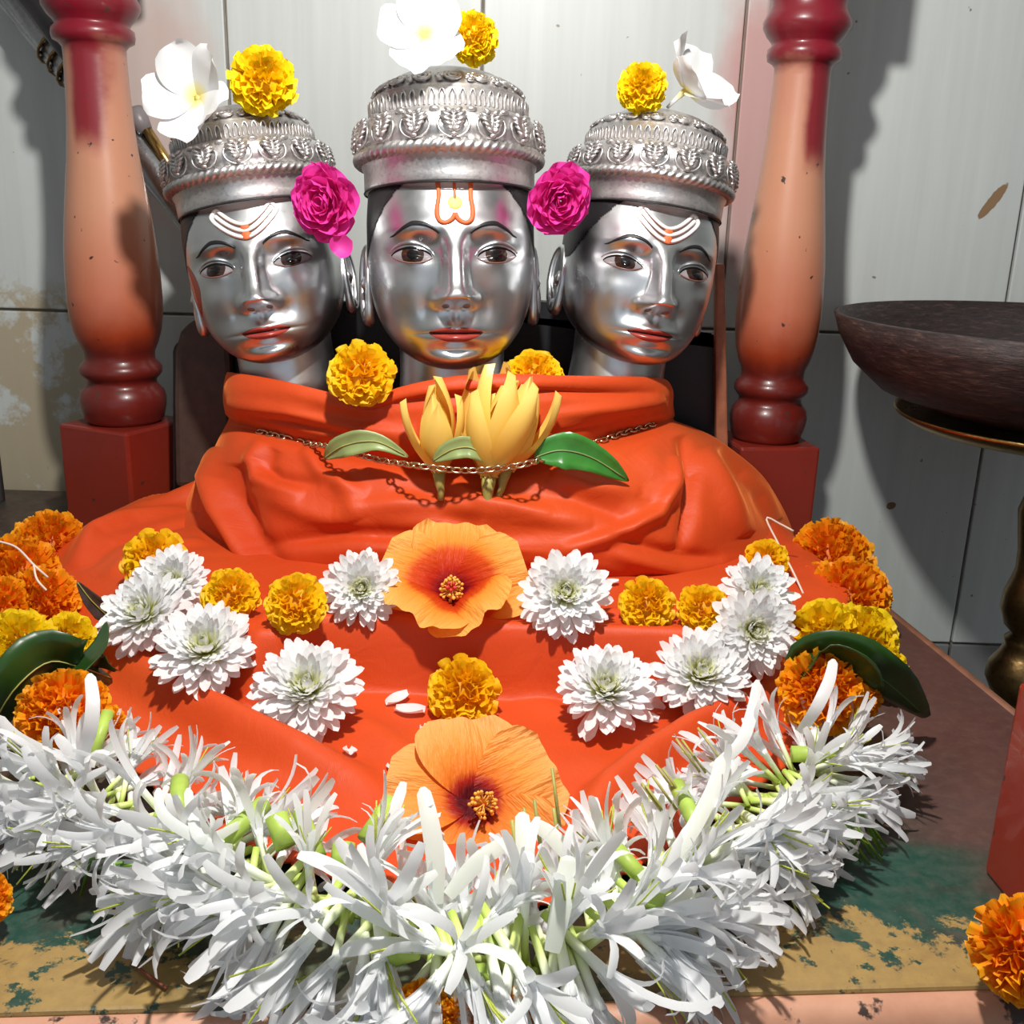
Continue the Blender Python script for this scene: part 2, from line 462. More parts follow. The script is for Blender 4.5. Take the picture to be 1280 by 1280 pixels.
def post_mat():
    t = NT('sprayed_post_paint'); P = t.coord(); x, y, z = t.sep(P)
    n = t.noise(P, 22, 4, 0.6)
    zz = t.math('ADD', z, t.math('MULTIPLY', t.math('SUBTRACT', n, 0.5), 0.03))
    fac = t.maprange(zz, 0.0, 0.62)
    # block, rings, belly fading orange-red to peach, up to maroon neck
    def s(v): return v / 0.62
    col = t.ramp(fac, [(0.0, srgb(140, 44, 26)), (s(0.11), srgb(128, 38, 26)), (s(0.125), srgb(104, 30, 24)), (s(0.185), srgb(96, 28, 22)), (s(0.205), srgb(150, 58, 30)),
                       (s(0.245), srgb(182, 106, 78)), (s(0.33), srgb(190, 134, 106)), (s(0.40), srgb(186, 132, 106)), (s(0.485), srgb(172, 116, 98))])
    col2 = t.ramp(fac, [(0.0, 0.0), (s(0.465), 0.0), (s(0.480), 1.0), (1.0, 1.0)])
    col = t.mix(col2, col, srgb(112, 26, 36))
    # sprayed maroon streak down the neck (on the side of object -y, turned per post)
    xs = t.math('ADD', x, t.math('MULTIPLY', t.math('SUBTRACT', n, 0.5), 0.012))
    st = t.math('MULTIPLY', t.maprange(t.math('ABSOLUTE', t.math('SUBTRACT', xs, 0.010)), 0.008, 0.018, 1, 0, True), t.maprange(zz, 0.368, 0.40, 0, 1, True))
    st = t.math('MULTIPLY', st, t.maprange(y, -0.005, 0.005, 1, 0))
    col = t.mix(t.math('MULTIPLY', st, 0.95), col, srgb(118, 16, 34))
    ch = t.noise(P, 95, 3, 0.5)
    col = t.mix(t.ramp(ch, [(0.70, 0.0), (0.73, 1.0)]), col, srgb(66, 46, 40))
    t.set(color=col, rough=0.33, coat=0.25, spec=0.4)
    t.bump(t.noise(P, 130, 4), 0.12, 0.001)
    return t.m
M_POST = post_mat()
PROF = hermite  # profile below is linear between dense points
post_prof = [(0.030, 0.112), (0.036, 0.118), (0.0385, 0.130), (0.0392, 0.138), (0.0375, 0.146), (0.0335, 0.151), (0.0315, 0.154), (0.0315, 0.158), (0.034, 0.161), (0.037, 0.165), (0.0372, 0.170),
             (0.035, 0.174), (0.0315, 0.178), (0.0312, 0.182), (0.0318, 0.187), (0.0355, 0.196), (0.0390, 0.208), (0.0412, 0.224), (0.0418, 0.240), (0.0414, 0.262), (0.0402, 0.288), (0.0375, 0.315), (0.034, 0.345),
             (0.0305, 0.375), (0.0280, 0.405), (0.0266, 0.435), (0.0260, 0.462), (0.0262, 0.470), (0.029, 0.4735), (0.0335, 0.476), (0.0345, 0.481), (0.034, 0.486), (0.0305, 0.489), (0.0315, 0.492), (0.036, 0.497), (0.0400, 0.504), (0.0405, 0.509),
             (0.037, 0.516), (0.0345, 0.522), (0.0345, 0.530), (0.039, 0.536), (0.043, 0.545), (0.043, 0.556), (0.036, 0.566)]
def make_post(x, y, rz, sc=1.0):
    m = MB().lathe(post_prof, 56)
    p = m.build('post', M_POST, shrine)
    p.location = (x, y, 0); p.rotation_euler = (0, 0, rz); p.scale = (sc, sc, 1)
    p['label'] = 'turned peach and maroon painted post'
    k = MB().box(-0.042, 0.042, -0.042, 0.042, 0.0, 0.114).build('base_block', M_POST, p, smooth=False, bevel=0.003)
    k2 = MB().box(-0.042, 0.042, -0.042, 0.042, 0.562, 0.80).build('top_block', M_POST, p, smooth=False, bevel=0.003)
    return p
make_post(0.262, 1.045, math.radians(8))
make_post(-0.405, 1.045, math.radians(-24), 1.09)
fp = make_post(0.306, 0.440, math.radians(4))

# ================================================================== SILVER HEADS
HW = hermite([-.0965, -.0960, -.0940, -.090, -.083, -.072, -.058, -.040, -.020, 0, .03, .06, .09, .11, .122], [0.0005, .0095, .0185, .0285, .0395, .0500, .0590, .0655, .0690, .0702, .0700, .0680, .062, .045, .002])
HF = hermite([-.0965, -.0960, -.0940, -.090, -.083, -.072, -.058, -.040, -.020, 0, .03, .06, .09, .11, .122], [-.0500, -.0600, -.0665, -.0720, -.0760, -.0785, -.0795, -.0810, -.0835, -.0850, -.0840, -.0765, -.068, -.05, -.004])
HB = hermite([-.0965, -.0960, -.0940, -.090, -.083, -.072, -.058, -.040, -.020, 0, .03, .06, .09, .11, .122], [-.0495, -.040, -.030, -.016, .004, .026, .046, .062, .071, .076, .080, .080, .075, .058, .000])
NEXP = 2.25
def g2(x, z, cx, cz, sx, sz): return np.exp(-((x - cx) / sx) ** 2 - ((z - cz) / sz) ** 2)
def sstep(a, b, x):
    t = np.clip((x - a) / (b - a), 0, 1); return t * t * (3 - 2 * t)
def face_disp(x, z):
    ax = np.abs(x)
    D = 0.0
    # nose ridge
    h = np.interp(z, [-.0445, -.0405, -.036, -.030, -.015, 0.002, .014, .026], [0, .0125, .0215, .0205, .0150, .0098, .0050, 0])
    w = np.interp(z, [-.045, -.036, -.028, -.012, .004, .02], [.0105, .0102, .0086, .0074, .0072, .0095])
    D = D + h * np.exp(-(ax / (w * 1.12)) ** 4.2)
    D = D + .0055 * np.exp(-(ax / .0150) ** 2) * np.interp(z, [-.046, -.038, -.02, .005, .015], [0, 1, .7, .3, 0])
    D = D + .0035 * g2(ax, z, 0, -.0335, .0085, .0065)
    D = D + .0098 * g2(ax, z, .0118, -.0365, .0054, .0062)
    D = D - .0060 * g2(ax, z, .0068, -.0425, .0034, .0022)
    # eye sockets, brow, eyeball
    D = D - .0095 * g2(ax, z, .0215, .0055, .0125, .0100)
    D = D - .0060 * g2(ax, z, .040, .0055, .0150, .0095)
    D = D + .0028 * g2(ax, z, .034, .0215, .020, .0055)
    D = D + .0062 * g2(ax, z, .0335, -.0005, .0130, .0085)
    # cheeks
    D = D + .0035 * g2(ax, z, .044, -.028, .018, .016)
    # folds beside the nose / hollow above the mouth corner
    D = D - .0020 * g2(ax, z, .0235, -.046, .006, .010)
    # mouth
    D = D + .0060 * g2(ax, z, 0, -.064, .022, .0115)
    D = D + .0026 * g2(ax, z, 0, -.0602, .016, .0034) + .0034 * g2(ax, z, 0, -.0700, .0150, .0038)
    D = D - .0026 * g2(ax, z, 0, -.0652, .022, .0014)
    D = D - .0016 * g2(ax, z, 0, -.0520, .0028, .0050)
    D = D - .0034 * g2(ax, z, 0, -.0785, .0150, .0040)
    D = D + .0050 * g2(ax, z, 0, -.0885, .0150, .0080)
    return D
def face_y(x, z):
    w, f, b = HW(z), HF(z), HB(z)
    c = (f + b) / 2; d = (b - f) / 2
    q = np.clip(np.abs(x) / w, 0, 1)
    return c - d * (1 - q ** NEXP) ** (1 / NEXP) - face_disp(x, z) * sstep(1.0, 0.75, q)
def surf(x, z, off=0.0):
    return Vector((float(x), float(face_y(x, z)) - off, float(z)))
def head_mesh():
    nl, na = 190, 220
    s = np.linspace(0, 1, nl); zs = -.0965 + .2185 * s ** 1.45
    q = np.linspace(-1, 1, na, endpoint=False)
    ang = np.sign(q) * PI * np.abs(q) ** 1.35
    Z, A = np.meshgrid(zs, ang, indexing='ij')
    w, f, b = HW(Z), HF(Z), HB(Z); c = (f + b) / 2; d = (b - f) / 2
    e = 2 / NEXP
    X = w * np.sign(np.sin(A)) * np.abs(np.sin(A)) ** e
    Yb = -d * np.sign(np.cos(A)) * np.abs(np.cos(A)) ** e
    qx = np.clip(np.abs(X) / w, 0, 1)
    D = np.where(np.cos(A) > 0, face_disp(X, Z) * sstep(1.0, 0.75, qx), 0)
    Y = c + Yb - D
    m = MB(); m.v = list(map(tuple, np.stack([X, Y, Z], -1).reshape(-1, 3)))
    for j in range(nl - 1):
        for i in range(na):
            i2 = (i + 1) % na
            m.f.append((j * na + i, j * na + i2, (j + 1) * na + i2, (j + 1) * na + i))
    # painted hair: outer shell of the side and back above the ears
    hm = MB(); idx = {}
    def hv(j, i):
        k = (j, i)
        if k not in idx:
            idx[k] = len(hm.v); x, y, z = m.v[j * na + i]; hm.v.append((x * 1.008, (y + .004) * 1.008 - .004, z))
        return idx[k]
    for j in range(nl - 1):
        z = zs[j]
        if z < -.03 or z > .075: continue
        lim = 1.62 if z < .002 else .5
        xl = np.interp(z, [.0, .015, .03, .042, .052, .06, .075], [.0700, .0660, .0600, .0535, .0455, .0370, .030])
        for i in range(na):
            i2 = (i + 1) % na
            if abs(ang[i]) > lim and abs(ang[i2]) > lim and (abs(ang[i]) > 1.62 or min(abs(m.v[j * na + i][0]), abs(m.v[j * na + i2][0])) > xl):
                hm.f.append((hv(j, i), hv(j, i2), hv(j + 1, i2), hv(j + 1, i)))
    return m, hm
_hm, _hair = head_mesh()
ME_FACE = _hm.mesh('face', MAT['silver']); ME_HAIR = _hair.mesh('hair', MAT['black_paint'])
ME_NECK = MB().lathe([(.0475, -.15), (.0465, -.12), (.0455, -.10), (.0455, -.085), (.046, -.07), (.046, -.05)], 48, ctr=(0, .004, 0)).mesh('neck', MAT['silver'])
def eye_meshes(sx):
    cx = .0335 * sx
    def up(u): return .0070 * (1 - u * u) ** 0.75 + .0010 * u * sx
    def lw(u): return -.0056 * (1 - u * u) ** 0.8 + .0010 * u * sx
    HWD = .0160
    def pt(u, v, off=.0009):
        x = cx + HWD * u; z = lw(u) + (up(u) - lw(u)) * v - .0008
        return surf(x, z, off + .0016 * (1 - u * u) * 4 * v * (1 - v))
    white = MB().grid(lambda a, b: pt(a * 2 - 1, b), 22, 12)
    ic = -.0006 * sx + cx; iz = .0006
    def disc(r, off, vis=1.0):
        m = MB()
        def f(a, b):
            th = 2 * PI * a; x = ic + r * b * math.cos(th); z = iz + r * b * math.sin(th)
            u = max(-.999, min(.999, (x - cx) / HWD)); z = max(lw(u) - .0008 + .0002, min(up(u) - .0008 - .0002, z))
            v = (z + .0008 - lw(u)) / (up(u) - lw(u))
            return pt(u, v, off)
        return m.grid(f, 24, 6, closed_u=True)
    iris = disc(.0088, .0013); pupil = disc(.0045, .0017)
    us = [-1 + 2 * k / 20 for k in range(21)]
    line = MB().tube([surf(cx + HWD * u, up(u) - .0008, .0010) for u in us], [.0005 + .0010 * (1 - abs(u)) ** .5 for u in us], 6)
    low = MB().tube([surf(cx + HWD * u, lw(u) - .0010, .0008) for u in us], [.0003 + .0007 * (1 - abs(u)) ** .5 for u in us], 6)
    lid = MB().tube([surf(cx + HWD * 1.08 * u, up(u) * 1.35 + .0012, .0000) for u in us], [.0004 + .0016 * (1 - abs(u)) ** .6 for u in us], 8)
    return white, iris, pupil, line, low, lid
EYES = {}
for sx in (-1, 1):
    w, i, p, l, lo_, li = eye_meshes(sx)
    EYES[sx] = (w.mesh('eye', MAT['eye_white']), i.mesh('iris', MAT['iris']), p.mesh('pupil', MAT['pupil']), l.mesh('lash_line', MAT['pupil']), lo_.mesh('lower_lid', MAT['lid_pink']), li.mesh('upper_lid', MAT['silver']))
def brow(sx):
    def f(a, b):
        u = a
        x = sx * (.0125 + .038 * u); z = .0175 + .0085 * math.sin(PI * min(1, u * 1.08) ** 0.85 * 0.86) - .006 * max(0, u - .55) ** 1 * 2
        wd = .0016 * (math.sin(PI * min(1, .12 + .88 * u)) ** .6) + .0003
        return surf(x, z + (b - .5) * 2 * wd, .0006 + .0006 * (1 - (2 * b - 1) ** 2))
    return MB().grid(f, 26, 5).mesh('eyebrow', MAT['black_paint'])
BROW = {s: brow(s) for s in (-1, 1)}
def lip(upper):
    def f(a, b):
        u = a * 2 - 1; e = max(0, 1 - u * u)
        zm = -.0655 + .0012 * u * u
        if upper: zo = zm + .0056 * e ** .75 * (1 - .28 * math.exp(-(u / .13) ** 2))
        else: zo = zm - .0072 * e ** .8
        return surf(.0218 * u, zm + (zo - zm) * b, .0005 + .0012 * e * math.sin(PI * min(1, b * .9 + .05)))
    return MB().grid(f, 32, 8).mesh('upper_lip' if upper else 'lower_lip', MAT['lip'])
LIPS = (lip(True), lip(False))
def ear_mesh(sx):
    m = MB(); pts = []; n = 26
    for k in range(n):
        a = 2 * PI * k / n
        zz = -.020 + .034 * math.cos(a) ; yy = .004 + (.0135 if math.cos(a) > -.2 else .010) * math.sin(a) + .004 * math.cos(a)
        pts.append((sx * (.0705 + .006 * (math.sin(a) > 0) * math.sin(a)), yy, zz))
    m.tube(pts, [.0030 + .0016 * max(0, -math.cos(2 * PI * k / n)) for k in range(n)], 8, closed=True)
    def f(a, b):
        p = Vector(pts[int(a * n) % n]); c = Vector((sx * .0675, .004, -.02)); return c + (p - c) * b
    m.grid(f, n, 5, closed_u=True)
    m.tube([(sx * .072, -.004, -.012), (sx * .0735, -.003, -.020), (sx * .0725, .000, -.027)], [.002, .004, .002], 8)
    m.ball((sx * .0725, .004, -.0475), .0062, 12, 8, (.75, 1, 1.25))
    return m.mesh('ear', MAT['silver'])
EARS = {s: ear_mesh(s) for s in (-1, 1)}

# ---- crown
CY = -.003
crown_prof = [(.0795, .0560), (.0830, .0565), (.0838, .059), (.0838, .066), (.0838, .078), (.0855, .081), (.0862, .084), (.0855, .092), (.0850, .0955), (.0868, .099), (.0885, .105), (.0888, .111), (.0878, .117), (.0850, .123), (.0822, .127),
              (.0790, .1285), (.0765, .130), (.0765, .146), (.0742, .1475), (.0740, .150), (.0715, .1525), (.0680, .158), (.061, .1655), (.050, .1725), (.036, .178), (.018, .181), (.0005, .182)]
ME_CROWN = MB().lathe(crown_prof, 96, ctr=(0, CY, 0)).mesh('crown', MAT['silver_cast'])
_cz = np.array([p[1] for p in crown_prof]); _cr = np.array([p[0] for p in crown_prof])
def cr(z): return float(np.interp(z, _cz, _cr))
def rope_mesh():
    R, r = .0868, .0070; nt = 70; n = 70 * 7; m = MB()
    def f(a, b):
        th = 2 * PI * a; ph = 2 * PI * b
        tw = (th * nt - 3.0 * ph)
        rr = r * (0.74 + 0.34 * (0.5 + 0.5 * math.sin(tw)) ** .6)
        rad = R + rr * math.cos(ph)
        return (rad * math.cos(th), CY + rad * math.sin(th), .0895 + rr * math.sin(ph))
    return m.grid(f, n, 12, closed_u=True, closed_v=True).mesh('rope_rim', MAT['silver_cast'])
ME_ROPE = rope_mesh()
ME_SEAM = MB().tube([(.0838 * math.cos(a), CY + .0838 * math.sin(a), .0560) for a in np.linspace(0, 2 * PI, 72, endpoint=False)], .0009, 6, closed=True).mesh('seam', MAT['black_paint'])
def leaf_orn():
    """acanthus relief, local x along circumference, z up, +y outwards"""
    m = MB()
    # U shaped loop
    pts = [(.0088 * math.sin(t), .0012, -.0025 - .0115 * math.cos(t)) for t in np.linspace(-2.2, 2.2, 19)]
    m.tube(pts, .0008, 5)
    # lobes in pairs along a midrib
    m.tube([(0, .0020, .010), (0, .0034, .002), (0, .0030, -.010)], [.0008, .0014, .0012], 6)
    for k in range(5):
        z = .0085 - k * .0038; L = (.0044, .0066, .0066, .0052, .0034)[k]
        for s in (-1, 1):
            m.tube([(0, .0022, z - .003), (s * L * .5, .0042, z - .0012), (s * L * .9, .0030, z + .0016), (s * L, .0010, z + .0032)], [.0010, .0019, .0015, .0006], 6)
    m.ball((0, .0026, -.0118), .0019, 8, 5)
    m.xf(Matrix.Diagonal((1.6, 1.15, 1.12, 1)))
    return m.mesh('leaf_ornament', MAT['silver_cast'])
def flute():
    m = MB(); w = .0052; h = .0145
    pts = [(-w / 2, .001, -h / 2), (-w / 2, .001, h * .2), (-w * .28, .0012, h * .42), (0, .0012, h * .55), (w * .28, .0012, h * .42), (w / 2, .001, h * .2), (w / 2, .001, -h / 2)]
    m.tube(pts, .0011, 6)
    return m.mesh('flute', MAT['silver_cast'])
def bead_orn():
    return MB().ball((0, .0012, 0), .0042, 10, 6, (1.2, .7, .75)).mesh('bead_ornament', MAT['silver_cast'])
def scroll_orn():
    m = MB()
    pts = []
    for k in range(22):
        t = k / 21; a = t * 2.2 * 2 * PI; r = .0075 * (1 - .8 * t); pts.append((r * math.cos(a), .0012 + .0012 * t, r * math.sin(a) * .8))
    m.tube(pts, [.0016 - .0006 * k / 21 for k in range(22)], 6)
    for k in range(5):
        a = -.4 + k * .55
        m.ball((.0098 * math.cos(a), .0008, .0078 * math.sin(a)), .0030, 7, 5, (1, .6, .8))
    m.xf(Matrix.Diagonal((1.25, 1.2, 1.2, 1)))
    return m.mesh('scroll_ornament', MAT['silver_cast'])
ME_LEAF, ME_FLUTE, ME_BEAD, ME_SCROLL = leaf_orn(), flute(), bead_orn(), scroll_orn()
def on_crown(me, name, par, th, z, tilt=0.0, dr=0.0):
    r = cr(z) + dr
    u = Vector((math.cos(th), math.sin(th), 0))            # outward
    yv = (u * math.cos(tilt) + Vector((0, 0, math.sin(tilt)))).normalized()
    xv = Vector((-math.sin(th), math.cos(th), 0)) * -1
    zv = xv.cross(yv)
    Mx = Matrix((xv, yv, zv)).transposed().to_4x4(); Mx.translation = u * r + Vector((0, CY, z))
    return link_mesh(name, me, par, Mx)

def stroke(par, name, pts, r, mat, lift=.0004):
    m = MB(); P = catmull([(x, 0, z) for x, z in pts], max(10, len(pts) * 6))
    m.tube([surf(p.x, p.z, lift) for p in P], r, 7)
    return m.build(name, mat, par)
def dot(par, name, x, z, r, mat, h=.0012, sq=1.0):
    m = MB()
    def f(a, b):
        th = 2 * PI * a; return surf(x + r * b * math.cos(th), z + sq * r * b * math.sin(th), .0004 + h * math.sqrt(max(0, 1 - b * b)))
    return m.grid(f, 16, 5, closed_u=True).build(name, mat, par)

HEADS = {}
def make_head(key, label, px, py, Yf, yaw, pitch, roll, sc, mark, phase, cs):
    target = at_y(px, py, Yf)
    R = Matrix.Rotation(math.radians(yaw), 4, 'Z') @ Matrix.Rotation(math.radians(pitch), 4, 'X') @ Matrix.Rotation(math.radians(roll), 4, 'Y') @ Matrix.Diagonal((sc, sc, sc * (.93 if mark == 'u' else .89), 1))
    loc = target - (R @ Vector((0, -.085, 0)))
    h = thing('silver_head', label, 'statue head', M=Matrix.Translation(loc) @ R, group='crowned silver heads')
    link_mesh('face', ME_FACE, h); link_mesh('hair', ME_HAIR, h)['label'] = 'black painted hair'
    # the neck stands upright below the tilted face
    nk = link_mesh('neck', ME_NECK, h)
    for s in (-1, 1):
        e = link_mesh('eye', EYES[s][0], h); e['label'] = 'white painted eye with brown iris'
        link_mesh('iris', EYES[s][1], e); link_mesh('pupil', EYES[s][2], e)
        link_mesh('lash_line', EYES[s][3], e); link_mesh('lower_lid', EYES[s][4], e); link_mesh('upper_lid', EYES[s][5], e)
        link_mesh('eyebrow', BROW[s], h); link_mesh('ear', EARS[s], h)
    link_mesh('upper_lip', LIPS[0], h); link_mesh('lower_lip', LIPS[1], h)
    c = link_mesh('crown', ME_CROWN, h); c['label'] = 'domed silver crown with leaf relief and rope rim'
    c.matrix_local = Matrix.Translation((0, 0, .0660)) @ Matrix.Diagonal((cs, cs * (1.15 if mark == 'u' else 1.20), cs * .98, 1)) @ Matrix.Translation((0, 0, -.0645))
    link_mesh('rope_rim', ME_ROPE, c); link_mesh('seam', ME_SEAM, c)
    for s_ in (-1, 1): dot(h, 'nostril', .0082 * s_, -.0426, .0030, MAT['lid_pink'], .0002, .55)
    MB().tube([surf(.0212 * u, -.0655 + .0012 * u * u, .0014) for u in np.linspace(-1, 1, 17)], .0006, 6).build('mouth_line', MAT['pupil'], h)
    for k in range(16):
        th = 2 * PI * k / 16 - PI / 2 + phase
        on_crown(ME_LEAF, 'leaf_ornament', c, th, .1115, 0.12, -.0006)
        on_crown(ME_BEAD, 'bead_ornament', c, th + PI / 16, .1235, 0.45, -.0005)
    for k in range(52):
        on_crown(ME_FLUTE, 'flute', c, 2 * PI * k / 52, .1375, 0.0, -.0004)
    for k in range(16):
        on_crown(ME_SCROLL, 'scroll_ornament', c, 2 * PI * k / 16 - PI / 2, .157, 0.85, -.0002)
    if mark == 'u':
        mk = stroke(h, 'forehead_mark', [(-.0125, .0605), (-.0118, .048), (-.0135, .036), (-.0122, .0285), (-.0075, .0258), (-.0022, .0285), (.0005, .0335)], .0020, MAT['orange_paste'])
        stroke(mk, 'stroke', [(.0135, .0605), (.0128, .048), (.0142, .036), (.0130, .0285), (.0082, .0258), (.0030, .0285), (.0005, .0335)], .0020, MAT['orange_paste'])
        stroke(mk, 'stroke', [(0.0005, .0605), (.0005, .052), (.0005, .045)], .0013, MAT['orange_paste'])
        dot(mk, 'dot', .0005, .0425, .0060, MAT['yellow_paste'])
        mk['label'] = 'orange painted forehead mark with yellow dot'
    else:
        mk = None
        for k in range(3):
            zb = .0255 + k * .0062; wx = .0262 - k * .0015
            pts = [(x * wx, zb + .0185 * abs(x) ** 1.7) for x in np.linspace(-1, 1, 9)]
            o = stroke(mk or h, 'forehead_mark' if mk is None else 'stroke', pts, .0019, MAT['white_paste'], .0003)
            stroke(mk or o, 'outline', [(x, z - .0022) for x, z in pts], .0006, MAT['red_paste'], .0007)
            if mk is None: mk = o
        for s in (-1, 1):
            stroke(mk, 'stroke', [(s * .0262, .0440), (s * .0285, .0500), (s * .0232, .0564)], .0019, MAT['white_paste'], .0003)
        dot(mk, 'dot', 0, .0272, .0046, MAT['orange_paste'], .0022); dot(mk, 'dot', 0, .0350, .0042, MAT['orange_paste'], .0018)
        mk['label'] = 'three white forehead stripes with orange dots'
    HEADS[key] = h
    return h
make_head('c', 'silver crowned head with orange U-shaped forehead mark', 569, 318, 0.82, 6, -7, -1.2, 1.0, 'u', 0.0, 0.855)
make_head('l', 'silver crowned head tilted towards the steel pipe, three white forehead stripes', 315, 330, 0.865, 4, -7, -10, 0.955, 's', 0.1, 0.835)
def cheek_patch(h):  # red strip down the outer cheek, laid over the face surface
    def f(a, b):
        z = .012 - .052 * b; x = -HW(z) * (.93 - .05 * math.sin(PI * b)) + (.0075 * math.sin(PI * min(1, .1 + b * .85))) * a
        return surf(x, z, .0005)
    MB().grid(f, 6, 16).build('red_cheek_strip', MAT['lip'], h)['label'] = 'red patch on the cheek'
cheek_patch(HEADS['l'])
make_head('r', 'silver crowned head beside the coconut bowl, three white forehead stripes', 829, 335, 0.865, 11, -6, 8, 0.94, 's', 0.05, 0.835)

# ================================================================== CLOTH
def cloth_mat(name, lo_c, hi_c):
    t = NT(name); P = t.coord()
    n = t.noise(P, 6, 4, 0.55)
    col = t.ramp(n, [(0.3, lo_c), (0.7, hi_c)])
    # satin: warm sheen at grazing angles, weave bump
    wv = t.new('ShaderNodeTexWave', wave_type='BANDS', bands_direction='X'); t.link(P, wv.inputs['Vector'])
    wv.inputs['Scale'].default_value = 420; wv.inputs['Distortion'].default_value = 1.5
    t.set(color=col, rough=0.50, spec=0.32, sheen=0.45)
    t.b.inputs['Sheen Tint'].default_value = srgb(255, 150, 80); t.b.inputs['Sheen Roughness'].default_value = 0.4
    h = t.math('ADD', t.math('MULTIPLY', wv.outputs['Fac'], 0.04), t.math('MULTIPLY', t.noise(P, 34, 5, 0.6, 1.2), 1.0))
    t.bump(h, 0.32, 0.003)
    return t.m
M_CLOTH = cloth_mat('orange_satin', srgb(196, 62, 22), srgb(212, 80, 30))

def seg_dist(X, Y, poly):
    """distance of grid points to polyline, and interpolation parameter (index space)"""
    best = np.full(X.shape, 1e9); par = np.zeros(X.shape); side = np.zeros(X.shape)
    for k in range(len(poly) - 1):
        ax, ay = poly[k][0], poly[k][1]; bx, by = poly[k + 1][0], poly[k + 1][1]
        dx, dy = bx - ax, by - ay; L2 = dx * dx + dy * dy + 1e-12
        t = np.clip(((X - ax) * dx + (Y - ay) * dy) / L2, 0, 1)
        d = np.hypot(X - (ax + t * dx), Y - (ay + t * dy))
        m = d < best
        best = np.where(m, d, best); par = np.where(m, k + t, par)
        side = np.where(m, np.sign((X - ax) * dy - (Y - ay) * dx), side)
    return best, par, side
def in_poly(X, Y, poly):
    ins = np.zeros(X.shape, bool); n = len(poly)
    for i in range(n):
        x1, y1 = poly[i]; x2, y2 = poly[(i + 1) % n]
        c = ((y1 > Y) != (y2 > Y)) & (X < (x2 - x1) * (Y - y1) / (y2 - y1 + 1e-12) + x1)
        ins ^= c
    return ins
def smax(a, b, k=0.006):
    h = np.clip(0.5 + 0.5 * (a - b) / k, 0, 1)
    return b * (1 - h) + a * h + k * h * (1 - h)
STEP = 0.055
# --- lower cloth: spread over the step and the table
nx, ny = 380, 290
xs = np.linspace(-0.50, 0.37, nx); ys = np.linspace(0.37, 1.03, ny)
GX, GY = np.meshgrid(xs, ys)
wig = np.array([[noise.noise(Vector((x * 9, y * 5, 3.1))) for x in xs] for y in ys])
wig2 = np.array([[noise.noise(Vector((x * 26 + 3 * y, y * 40, 7.7))) for x in xs] for y in ys])
def pz(lst): return [tuple(at_z(px, py, z)) for px, py, z in lst]
step_edge = pz([(318, 842, .030), (345, 806, .050), (400, 779, STEP), (500, 780, STEP), (640, 788, STEP), (780, 793, STEP), (890, 797, STEP), (960, 805, .045)])
spoly = [(p[0], p[1]) for p in step_edge] + [(0.30, 0.75), (0.27, 1.05), (-0.40, 1.05), (-0.42, 0.84), (-0.30, 0.72)]
d, _, _ = seg_dist(GX, GY, spoly + [spoly[0]])
sd = np.where(in_poly(GX, GY, spoly), d, -d)
front = sstep(-.35, -.15, GX) * 0 + 1
wdt = 0.010 + 0.05 * sstep(-.15, -.27, GX) + 0.035 * sstep(.16, .24, GX)
Z = 0.004 + (STEP - 0.004) * sstep(-1, 1, (sd + .004) / wdt)
# soft roll along the lip of the step
dl, _, _ = seg_dist(GX, GY, step_edge)
Z += 0.004 * np.exp(-(dl / .012) ** 2) * sstep(0, .02, sd + .01)
def ridge(pts, w, absolute=True, k=.006, skew=0.0):
    global Z
    d, par, side = seg_dist(GX, GY, pts)
    h = np.interp(par, range(len(pts)), [p[2] for p in pts])
    ww = w * (1 + skew * side)
    # fade at the two ends
    Z = smax(Z, (h + .003) * np.exp(-(d / ww) ** 2) - .003, k)
# left flap climbing to the shoulder (edge of the cloth behind the marigolds)
flap = [tuple(at_y(px, py, Y)) for px, py, Y in ((262, 596, .97), (220, 612, .96), (175, 634, .945), (135, 655, .93), (105, 680, .91), (84, 712, .885), (78, 745, .86), (90, 780, .82))]
ridge(flap, .030, k=.012)
mid = [tuple(at_y(px, py, Y)) for px, py, Y in ((275, 640, .93), (240, 665, .91), (200, 690, .885), (160, 715, .86))]
ridge(mid, .050, k=.015)
fan = [tuple(at_y(px, py, Y)) for px, py, Y in ((310, 690, .86), (270, 712, .85), (240, 735, .84))]
ridge(fan, .030, k=.012)
# right shoulder skirt
rsk = [tuple(at_y(px, py, Y)) for px, py, Y in ((930, 640, .95), (965, 670, .92), (985, 705, .88), (998, 745, .83), (1000, 780, .78))]
ridge(rsk, .045, k=.015)
# front rolls
lroll = pz([(100, 782, .018), (150, 806, .028), (215, 842, .030), (300, 886, .028), (375, 922, .024), (440, 962, .016), (480, 1000, .008)])
ridge(lroll, .020, k=.008)
rroll = pz([(1000, 838, .020), (930, 868, .026), (870, 893, .028), (815, 925, .026), (765, 966, .024), (735, 1010, .020), (715, 1060, .014)])
ridge(rroll, .017, k=.006)
rr2 = pz([(900, 880, .018), (850, 915, .020), (800, 960, .018), (770, 1010, .012)])
ridge(rr2, .012, k=.006)
sm = pz([(330, 812, .058), (400, 790, .061)])
